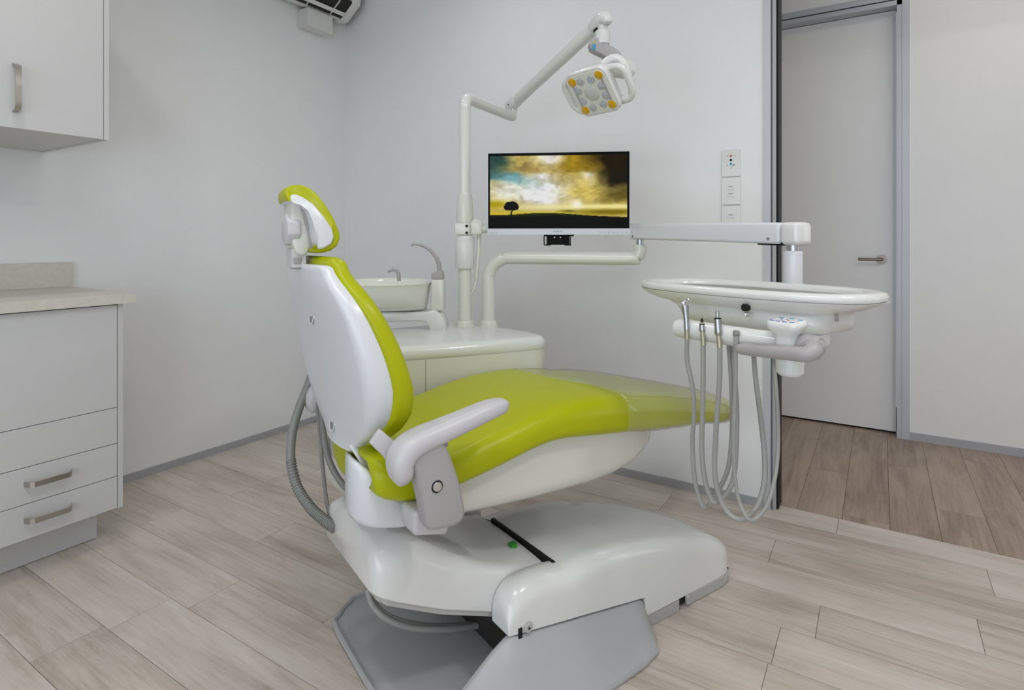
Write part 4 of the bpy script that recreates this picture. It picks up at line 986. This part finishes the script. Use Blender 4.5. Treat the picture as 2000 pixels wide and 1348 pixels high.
def paint(u, v):
    wu = u + .10 * (fbm(u * 6 + 31, v * 6 + 7) - .5); wv = v + .16 * (fbm(u * 7 + 3, v * 7 + 17) - .5)
    u0, v0 = u, v
    n = fbm(wu * 5 + 2, wv * 4.2 + 1); n2 = fbm(wu * 11 + 11, wv * 9 + 5); n3 = fbm(wu * 26 + 3, wv * 24 + 8)
    if v < .72: u, v = wu, wv
    c = (188, 168, 92)
    c = lerp(c, (138, 112, 22), (n - .45) * 4 * (0.4 + u))
    c = lerp(c, (222, 222, 226), 1.5 * blob(u, v, .40, .52, .22, .20) * (0.55 + n2))
    c = lerp(c, (205, 205, 190), 0.9 * blob(u, v, .13, .48, .16, .16) * (0.6 + n2))
    c = lerp(c, (228, 226, 230), 1.25 * blob(u, v, .46, .04, .10, .11) * (0.4 + 1.2 * n))
    c = lerp(c, (225, 225, 235), 1.2 * blob(u, v, .40, .30, .10, .05) * n2 * 1.6)
    # blue opening upper left, running down to the right
    band = math.exp(-((v - (0.22 + 0.42 * u + 0.05 * (n2 - .5))) / 0.085) ** 2) * math.exp(-((u - .10) / .19) ** 2)
    c = lerp(c, (105, 152, 158), 1.3 * band)
    c = lerp(c, (40, 70, 62), 1.5 * blob(u, v, .02, .06, .10, .16))
    c = lerp(c, (150, 128, 70), 1.2 * blob(u, v, .25, .16, .13, .08) * (0.5 + n))
    # golden cloud mass, dark right top corner
    c = lerp(c, (150, 122, 20), 1.3 * blob(u, v, .66, .12, .15, .18) * (0.5 + n))
    c = lerp(c, (196, 176, 88), 1.2 * blob(u, v, .70, .50, .16, .16) * (0.6 + n2 * .8))
    c = lerp(c, (222, 214, 180), 1.3 * blob(u, v, .72, .31, .05, .05))
    c = lerp(c, (28, 18, 0), 1.9 * blob(u, v, 1.0, .08, .20, .30) * (.7 + n * .6))
    c = lerp(c, (22, 18, 4), 1.3 * blob(u, v, .97, .32, .13, .12) * (.6 + n))
    c = lerp(c, (96, 84, 30), 1.2 * blob(u, v, .95, .56, .12, .08) * (.6 + n))
    u, v = u0, v0
    if v < .74:
        k_ = 1 + (.38 * (n3 - .47) + .32 * (n2 - .47)) * min(1, (.74 - v) / .12); c = tuple(min(226, x * k_) for x in c)
    if 0.60 < v < 0.83:
        c = lerp(c, (232, 222, 150), 1.1 * math.exp(-((v - .715) / .035) ** 2) * (0.25 + .8 * min(1, u * 1.2)))
        c = lerp(c, (168, 148, 10), 1.2 * blob(u, v, .03, .68, .11, .05))
        c = lerp(c, (196, 176, 40), .9 * math.exp(-((v - .80) / .035) ** 2) * (1 - u * .6))
        c = lerp(c, (120, 104, 10), 1.2 * blob(u, v, .88, .79, .20, .035))
        c = lerp(c, (90, 78, 10), .9 * blob(u, v, .58, .775, .06, .015))
        c = lerp(c, (238, 232, 205), 1.2 * blob(u, v, .64, .68, .04, .06))
    hill = 0.83 - 0.035 * math.exp(-((u - .40) / .22) ** 2) + 0.03 * max(0, u - .6) / .4
    if v > hill:
        d = (v - hill) / 0.06
        c = lerp((52, 66, 0) if .12 < u < .62 else (26, 30, 0), (2, 4, 2), d * (1.0 + abs(u - .36) * 3))
    # tree
    tx, tv = (u - .158) / .060, (v - .712) / .085
    e_ = tx * tx + tv * tv
    if tv > 0.35: e_ += (tv - .35) * 2.5 * max(0.0, 1 - abs(tx))
    if e_ < 0.86 + 0.5 * (fbm(u * 60, v * 40) - .5): c = (6, 6, 2)
    if abs(u - .160 - .004 * sin(v * 60)) < 0.006 and .75 < v < .84: c = (4, 5, 2)
    return c
NX, NY = 260, 146
V = []; F = []; C = []
for j in range(NY + 1):
    for i in range(NX + 1):
        u, v = i / NX, j / NY
        V.append((ax0 + (ax1 - ax0) * u, -0.0099, az1 - (az1 - az0) * v)); C.append(paint(u, v))
for j in range(NY):
    for i in range(NX):
        a_ = j * (NX + 1) + i; F.append((a_, a_ + NX + 1, a_ + NX + 2, a_ + 1))
me = bpy.data.meshes.new('screen'); me.from_pydata(V, [], F)
ca = me.color_attributes.new('picture', 'FLOAT_COLOR', 'POINT')
ca.data.foreach_set('color', [x for c_ in C for x in (lin(c_[0]), lin(c_[1]), lin(c_[2]), 1.0)])
ms = bpy.data.materials.new('lit_screen'); ms.use_nodes = True
nt = ms.node_tree; p = nt.nodes['Principled BSDF']; at_ = nt.nodes.new('ShaderNodeAttribute'); at_.attribute_name = 'picture'
nt.links.new(at_.outputs['Color'], p.inputs['Emission Color']); p.inputs['Emission Strength'].default_value = 1.0 / 2 ** EXPO
p.inputs['Base Color'].default_value = (0.004, 0.004, 0.004, 1); p.inputs['Roughness'].default_value = 0.35; p.inputs['Specular IOR Level'].default_value = 0.05
me.materials.append(ms)
sc = bpy.data.objects.new('screen', me); COL.objects.link(sc); sc.parent = mo
text('maker_lettering', 'ASUS', 0.0125, 'greyprint', mo, Matrix.Translation((-0.001, -0.0083, 0.0122)) @ Matrix.Rotation(radians(90), 4, 'X') @ Matrix.Diagonal((1.25, 0.8, 1, 1)))
g = G()
for x0, x1 in ((.008, .014), (.016, .027), (.030, .038)): g.box(-hw_ + x0, -hw_ + x1, -0.0085, -0.0079, 0.0058, 0.0072)
g.build('small_print', 'greyprint', mo)['kind'] = 'stuff'
for k in range(7):
    G().box(hw_ - 0.112 + k * 0.016, hw_ - 0.107 + k * 0.016, -0.0085, -0.0079, 0.0075, 0.0092).build('button_mark', 'greyprint', mo)
g = G(); g.box(-0.052, 0.060, -0.003, 0.02, -0.006, 0.001); g.box(-0.043, 0.043, 0.002, 0.008, -0.038, -0.004, 0.003)
for xx in (-0.052, 0.046): g.tube([(xx, 0.004, -0.003), (xx, 0.004, -0.034), (xx + (0.006 if xx < 0 else -0.0), 0.004, -0.039), (xx * 0.5, 0.004, -0.038)], 0.0022, 6, 3)
g.build('vesa_bracket', 'blackgloss', mo)
for xx in (-0.013, 0.009): 
    g = G(); g.lathe([(0, 0), (0.0028, 0), (0.0028, 0.001), (0, 0.001)], (xx, 0.0018, -0.010), (0, -1, 0), 10); g.build('screw', 'silver', mo)
# arm from the clamp to the back of the monitor
inv = Matrix.Rotation(-mang, 4, 'Z'); mob = Vector((mc.x, mc.y, mc.z - mh / 2))
def tomo(P_): return inv @ (Vector(P_) - mob)
g = G(); g.tube([tomo(at(938, 447, 2.25)), tomo(at(952, 447, 2.25)), Vector((-hw_ + 0.03, 0.045, 0.02)), Vector((-0.05, 0.05, 0.06)), Vector((0.0, 0.045, 0.10))], [.017, .0165, .014, .014, .014], 14, 3); g.build('support_arm', 'cream', mo)

# ---------------- tray column, lower arm and balanced arm
CWc = chw(Vector((cb.x, cb.y, 0)))
tc_ = empty('tray_arm', (CWc.x, CWc.y, pz), 0, 'white jointed arm carrying the instrument tray, bent pipe and long box beam', 'support arm')
TB = Vector((CWc.x, CWc.y, pz))
J = at(1250, 500, 2.15)                      # far joint, axis point
zp = zat(504, 2.22)
J.z = zp
hd = Vector((J.x - CWc.x, J.y - CWc.y, 0)); hl = hd.length; hdn = hd.normalized(); hp_ = zp - pz
g = G(); R_ = 0.085
pts = [Vector((0, 0, 0)), Vector((0, 0, hp_ - R_))]
for a in range(10, 91, 10): pts.append(Vector((0, 0, hp_ - R_)) + UP * R_ * sin(radians(a)) + hdn * R_ * (1 - cos(radians(a))))
pts += [hdn * (hl * 0.5) + UP * hp_, hdn * (hl - 0.03) + UP * hp_]
for a in (30, 60, 90): pts.append(hdn * (hl - 0.03 + 0.03 * sin(radians(a))) + UP * (hp_ + 0.03 * (1 - cos(radians(a)))))
pts.append(hdn * hl + UP * (hp_ + 0.042))
g.tube(pts, 0.0245, 22, 2); g.build('bent_pipe', 'cream', tc_, angle=60)
Jl = hdn * hl
z0_ = zat(478, 2.15) - pz
g = G(); g.lathe([(0, hp_ + 0.035), (0.026, hp_ + 0.035), (0.026, z0_ - 0.006), (0.022, z0_), (0, z0_)], Jl, n=24); g.build('joint_collar', 'cream', tc_)
g = G(); g.lathe([(0, z0_ - 0.01), (0.013, z0_ - 0.01), (0.013, z0_ + 0.02), (0, z0_ + 0.02)], Jl, n=18); g.build('joint_pin', 'smetal', tc_)
# beam
Bq = at(1250, 452, 2.15); Pq = at(1549, 456, 1.57); 
B0 = Vector((TB.x + Jl.x, TB.y + Jl.y, Bq.z)); B1 = Vector((Pq.x, Pq.y, Pq.z))
bd = (B1 - B0); bl_ = Vector((bd.x, bd.y, 0)).length; bdn = Vector((bd.x, bd.y, 0)).normalized(); bs_ = bdn.cross(UP); sl = bd.z / bl_
def bf(u, v, w): return tuple(B0 - TB + bdn * u + bs_ * w + UP * (v + sl * u))
hB = 0.0295
g = G(); g.prism([(-0.030, -hB + .004), (-0.022, -hB), (bl_ - 0.02, -hB - 0.0), (bl_ - 0.02, hB), (-0.022, hB), (-0.030, hB - .004)], -0.031, 0.031, bf, 0.010, 4, 30); g.build('beam', 'shell', tc_, angle=55)
g = G(); g.prism([(bl_ - 0.0185, -hB - 0.002), (bl_ + 0.036, -hB - 0.002), (bl_ + 0.036, hB + 0.001), (bl_ - 0.0185, hB + 0.001)], -0.0325, 0.0325, bf, 0.013, 4, 30); g.build('beam_end_cap', 'white', tc_, angle=55)
g = G(); g.prism([(bl_ - 0.10, -hB - 0.004), (bl_ - 0.02, -hB - 0.004), (bl_ - 0.02, -hB + 0.01), (bl_ - 0.10, -hB + 0.01)], -0.02, 0.02, bf); g.build('beam_slot', 'black', tc_)
for uu, vv in ((-0.004, -0.018), (bl_ - 0.055, -0.016)):
    for s_ in (1, -1):
        g = G(); g.lathe([(0, 0), (0.0045, 0), (0.0045, 0.001), (0.002, 0.0012), (0, 0.0005)], Vector(bf(uu, vv, s_ * 0.031)), bs_ * s_, 12); g.build('screw', 'greyprint', tc_)
Pb = B1 - TB
DPs = 1.57
TRZ = 0.985
g = G(); g.lathe([(0, zat(500, DPs) - pz), (0.0165, zat(500, DPs) - pz), (0.0165, Pb.z - 0.02), (0, Pb.z - 0.02)], (Pb.x, Pb.y, 0), n=20); g.build('post_pin', 'smetal', tc_)
g = G(); zt1 = zat(490, DPs) - pz
g.lathe([(0, 0.945 - pz), (0.024, 0.945 - pz), (0.024, zt1 - 0.010), (0.0245, zt1 - 0.0098), (0.0245, zt1 - 0.004), (0.021, zt1), (0, zt1)], (Pb.x, Pb.y, 0), n=28); g.build('tray_post', 'shell', tc_)

# ---------------- instrument tray
ty0 = -0.522
it = empty('instrument_tray', CO + AX * 0.33 + BX * ty0 + UP * 0.86, CA, 'white oval instrument tray with holder bar, keypad and grey handle', 'instrument tray')
IB = Vector((0.33, ty0, 0.86))
class GT(G):
    def build(s, *a, **k):
        bmesh.ops.translate(s.bm, verts=s.bm.verts, vec=-IB); return super().build(*a, **k)
def oval(hx, hy, n=56, e=2.6, cx_=0.342, cy_=ty0):
    out = []
    for k in range(n):
        a = 2 * pi * k / n; c_, s_ = cos(a), sin(a)
        out.append((cx_ + hx * math.copysign(abs(c_) ** (2 / e), c_), cy_ + hy * math.copysign(abs(s_) ** (2 / e), s_)))
    return out
def ovr(spec):
    return [[(x, y, z) for x, y in oval(hx, hy, e=e, cx_=c0, cy_=c1)] for hx, hy, z, e, c0, c1 in spec]
HX, HY_ = 0.15, 0.311
g = GT()
g.loft(ovr([(HX - .004, HY_ - .004, .9665, 2.6, .342, ty0), (HX, HY_, .969, 2.6, .342, ty0), (HX + .001, HY_ + .001, .977, 2.6, .342, ty0), (HX - .003, HY_ - .003, .984, 2.6, .342, ty0), (HX - .012, HY_ - .014, .987, 2.6, .342, ty0), (HX - .026, HY_ - .045, .985, 2.8, .342, ty0), (HX - .032, HY_ - .056, .978, 3, .342, ty0), (HX - .034, HY_ - .058, .970, 3, .342, ty0)])); g.build('rim', 'white', it, angle=60)
g = GT(); g.loft(ovr([(HX - .033, HY_ - .057, .9695, 3, .342, ty0), (HX - .033, HY_ - .057, .9715, 3, .342, ty0)])); g.build('tray_mat', 'inlay', it)
g = GT()
g.loft(ovr([(.09, .175, .893, 5, .33, ty0 - .045), (.100, .187, .897, 5, .33, ty0 - .045), (.105, .192, .915, 5, .33, ty0 - .043), (.110, .200, .930, 4.5, .332, ty0 - .035), (.118, .222, .938, 3.6, .342, ty0 - .018), (.130, .258, .944, 3.0, .340, ty0 - .008), (.139, .284, .951, 2.7, .342, ty0), (.146, .305, .959, 2.6, .342, ty0), (.1495, .316, .9665, 2.6, .342, ty0)]))
g.build('housing', 'white', it, angle=70)
for (a_, b_), mm, rr in (((1461, 601), 'black', .0085), ((1463, 614), 'chrome', .0055)):
    q = cx(a_, b_, 0.208); g = GT(); g.lathe([(0, 0), (rr, 0), (rr, .012), (rr * .7, .014), (0, .010)], q + Vector((-0.003, 0, 0)), (-1, 0, 0.1), 18); g.build('socket' if mm == 'black' else 'spout_nozzle', mm, it)
# holder bar
BXx = 0.155
ba = cx(1322, 642, BXx); bb_ = cx(1592, 678, BXx)
barz = (ba.z + bb_.z) / 2; by0, by1 = ba.y, bb_.y - 0.0
g = GT(); g.tube([(BXx, by0 - .002, barz), (BXx, by0 - .007, barz), (BXx, by0 - .016, barz), (BXx, -0.60, barz), (BXx, by1, barz)], [.010, .018, .0225, .0225, .0225], 20, 2); g.build('holder_bar', 'white', it, angle=60)
g = GT(); g.lathe([(0, 0), (.006, 0), (.006, .006), (.004, .008), (0, .008)], (BXx, by0 + .0, barz), (0, 1, 0), 14); g.build('bar_end_screw', 'chrome', it)
# swing link from bar to housing and lower boss
q = cx(1540, 690, 0.17)
g = GT(); g.lathe([(0, -0.052), (.022, -0.052), (.027, -.046), (.028, 0.0), (.026, .03), (0, .03)], (0.175, q.y, 0.870), (0, 0, 1), 26); g.build('bar_boss', 'white', it)
g = GT(); g.box(0.15, 0.30, q.y - .02, q.y + .02, .872, .895, .008); g.build('bar_link', 'white', it)
# keypad
kq = cx(1537, 636, 0.135)
g = GT(); g.loft([[(0.135 + a_, kq.y + b_, z_ + a_ * 0.10) for a_, b_ in rrect(0, 0, s1, s2, min(s1, s2) * .85 if z_ < barz + .03 else .016, 6)] for s1, s2, z_ in ((.016, .021, barz), (.017, .022, barz + .018), (.019, .024, barz + .026), (.025, .033, barz + .036), (.027, .0355, barz + .043), (.027, .0355, barz + .049), (.024, .032, barz + .0525), (.018, .025, barz + .0530))]); kp = g.build('keypad', 'white', it, angle=50)
kz = barz + .0533
for i_, (a_, b_) in enumerate(((-.016, .022), (-.018, .009), (-.019, -.006), (-.016, -.020), (.012, .018), (.016, -.002), (.010, -.022), (.0, .012), (-.002, -.004), (.004, .002), (-.009, .004))):
    big = i_ < 7
    g = GT(); z_ = kz + a_ * .10; sx_, sy_ = (.0022, .0042) if big else (.0012, .0018)
    g.box(.135 + a_ - sx_, .135 + a_ + sx_, kq.y + b_ - sy_, kq.y + b_ + sy_, z_ - .0006, z_ + .0005, .0003, 1); g.build('key_mark', ('blueprint' if i_ < 4 else 'tealprint') if big else ('redprint' if i_ in (8,) else 'greyprint'), it)
# grey handle
h0 = cx(1447, 680, .125); h1 = cx(1548, 692, .10); h2 = cx(1566, 690, .105); h3 = cx(1582, 683, .135)
hz_ = h1.z
g = GT(); g.tube([(.122, h0.y + .004, h0.z - .001), (.118, h0.y - .008, h0.z), (.112, (h0.y + h1.y) / 2, (h0.z + h1.z) / 2), (.108, h1.y, h1.z), (.110, h1.y - .020, h1.z + .002), (.120, h2.y - .012, h2.z + .004), (.135, h3.y - .002, h3.z + .002), (.155, h3.y, h3.z + .004)], [.007, .0135, .0150, .0160, .0170, .019, .021, .021], 18, 5, flat=0.92); g.build('handle', 'grey', it, angle=70)
g = GT(); g.tube([(.150, h3.y + .03, h3.z + .003), (.150, h3.y - .006, h3.z + .003), (.150, h3.y - .014, h3.z + .003)], [.0235, .0245, .020], 22, 1); g.build('handle_hub', 'grey', it, angle=50)
g = GT(); g.lathe([(.0055, .0), (.0085, .0), (.0085, .0008), (.0055, .0008)], (.150, h3.y - .0142, h3.z + .003), (0, -1, 0), 18); g.lathe([(.0, .0), (.0028, .0), (.0028, .0008), (.0, .0008)], (.150, h3.y - .0142, h3.z + .003), (0, -1, 0), 12); g.build('hub_mark', 'dhose', it)
# small parts under the housing
for (a_, b0_, b1_), mm, rr in (((1568, 651, 662), 'dhose', .0035), ((1579, 651, 662), 'strip', .0045), ((1594, 650, 664), 'blue', .0048), ((1634, 617, 628), 'dhose', .004)):
    x_ = .26; q0 = cx(a_, b0_ - 4, x_); q1 = cx(a_, b1_, x_); g = GT(); g.tube([q0, q1], rr, 10, 1); g.build('fitting', mm, it)

# ---------------- instruments with their hoses, hanging in the holder bar
Z6 = lambda a_, b_: (1280 + a_ / 2.808, 560 + b_ / 2.808)
def inst_hose(front, back, x0, x1):
    pts = []; n_ = len(front) + len(back)
    for i_, p_ in enumerate(front): pts.append(cx(*Z6(*p_), x0 + 0.006 * i_))
    for i_, p_ in enumerate(back): pts.append(cx(*Z6(*p_), x0 + .006 * len(front) + (x1 - x0 - .006 * len(front)) * (i_ + 1) / len(back)))
    return pts
X_I = BXx - .0225 - .004
specs = [
 ('air_water_syringe', 'leftmost instrument on the holder bar, chrome-tipped air and water syringe with grey hose', .0056,
  [(175, 285), (174, 400), (205, 560), (212, 700), (203, 850), (215, 1050), (245, 1170), (270, 1212)], [(300, 1190), (350, 1110), (395, 1010), (415, 880), (422, 700), (415, 500), (402, 320), (398, 270)], .33),
 ('handpiece_coupling', 'second instrument on the holder bar, short grey coupling with black pointed tip', .0060,
  [(262, 310), (262, 500), (258, 700), (255, 900), (270, 1050), (300, 1150), (330, 1185)], [(370, 1160), (420, 1080), (440, 950), (447, 700), (437, 500), (430, 340), (428, 270)], .33),
 ('motor_coupling', 'third and tallest instrument on the holder bar, grey motor with ridged metal tip', .0060,
  [(353, 325), (352, 500), (338, 700), (330, 850), (325, 1000), (345, 1130), (390, 1230), (450, 1275)], [(510, 1260), (570, 1180), (600, 1050), (597, 900), (575, 700), (550, 500), (540, 375), (535, 250)], .33),
 ('capped_holster_hose', 'fourth hose on the holder bar, thin pale hose with short grey cap', .0046,
  [(440, 325), (440, 500), (432, 700), (430, 900), (437, 1050), (460, 1180), (510, 1275)], [(560, 1265), (620, 1180), (660, 1020), (673, 850), (668, 650), (655, 470), (650, 390), (645, 250)], .33)]
tops = {}
for nm, lab, rr, fr_, bk_, x1 in specs:
    P = inst_hose(fr_, bk_, X_I, x1)
    top_ = P[0]
    e = empty(nm, chw(top_), CA, lab, 'instrument hose' if nm.startswith('capped') else 'instrument')
    g = G(); g.tube([p_ - top_ for p_ in P], rr, 10, 6); g.build('hose', 'hose' if not nm.startswith('capped') else 'hose', e)
    tops[nm] = (e, top_)
def ipx(a_, b_, top_, x=X_I): return cx(1310 + a_ / 8.984, 570 + b_ / 8.987, x) - top_
# syringe: scale of the close-up crop is 8.98
e, tp_ = tops['air_water_syringe']
def pp_(a_, b_, x=X_I): return ipx(a_, b_, tp_, x)
g = G(); g.tube([pp_(283, 840), pp_(275, 640)], [.0058, .0062], 12, 1, flat=.8); g.build('holster_clip', 'olive', e)
g = G(); g.tube([pp_(283, 660), pp_(276, 500), pp_(266, 400), pp_(256, 300), pp_(250, 250)], [.0068, .0064, .0070, .0082, .0088], 16, 3); g.build('handle', 'smetal', e)
g = G(); g.tube([pp_(248, 262), pp_(244, 215), pp_(250, 190), pp_(262, 180)], [.0088, .0095, .0085, .005], 14, 3); g.build('head', 'chrome', e)
for a_ in (215, 258):
    g = G(); g.lathe([(0, 0), (.0024, 0), (.0024, .003), (.0015, .004), (0, .004)], pp_(a_, 225, X_I - .0075), (-1, 0, .3), 12); g.build('button', 'grey', e)
g = G(); g.tube([pp_(275, 190), pp_(292, 155), pp_(312, 130)], [.0036, .0028, .0022], 10, 2); g.build('nozzle', 'chrome', e)
e, tp_ = tops['handpiece_coupling']
g = G(); g.tube([pp_(575, 940), pp_(570, 820), pp_(556, 690)], [.0062, .006, .005], 12, 1); g.build('holster_clip', 'olive', e)
g = G(); g.tube([pp_(562, 700), pp_(556, 690), pp_(552, 660), pp_(550, 600), pp_(550, 575)], [.0045, .0068, .0072, .0063, .0062], 16, 1); g.build('sleeve', 'smetal', e)
g = G(); g.tube([pp_(550, 575), pp_(550, 560)], [.0062, .0060], 16, 1); g.build('ring', 'black', e)
g = G(); g.tube([pp_(550, 560), pp_(550, 530)], [.0040, .0028], 14, 1); g.build('neck', 'olive', e)
g = G(); g.tube([pp_(549, 532), pp_(548, 510), pp_(547, 480), pp_(546, 455)], [.0030, .0030, .0022, .0004], 12, 1); g.build('tip', 'black', e)
e, tp_ = tops['motor_coupling']
g = G(); g.tube([pp_(862, 985), pp_(852, 860), pp_(838, 750)], [.0062, .006, .005], 12, 1); g.build('holster_clip', 'olive', e)
g = G(); g.tube([pp_(850, 775), pp_(842, 745), pp_(838, 700), pp_(832, 620), pp_(826, 545), pp_(822, 475)], [.0055, .0082, .0086, .0080, .0082, .0078], 18, 1); g.build('body', 'smetal', e)
g = G(); g.tube([pp_(822, 478), pp_(821, 460)], [.0080, .0080], 18, 1); g.build('ring', 'black', e)
g = G(); k_ = 0; pts = []; rs = []
for k_ in range(9): pts.append(pp_(821 - k_ * .4, 460 - k_ * 15)); rs.append(.0044 if k_ % 2 else .0038)
g.tube(pts, rs, 14, 1); g.build('ridged_tip', 'smetal', e)
e, tp_ = tops['capped_holster_hose']
g = G(); g.tube([pp_(1150, 1000), pp_(1148, 870), pp_(1148, 770)], [.0062, .0052, .0058], 14, 2); g.build('holster', 'hose', e)
g = G(); g.tube([pp_(1150, 765), pp_(1150, 750), pp_(1150, 690), pp_(1150, 680)], [.0062, .0072, .0070, .0060], 16, 1); g.build('cap', 'dhose', e)
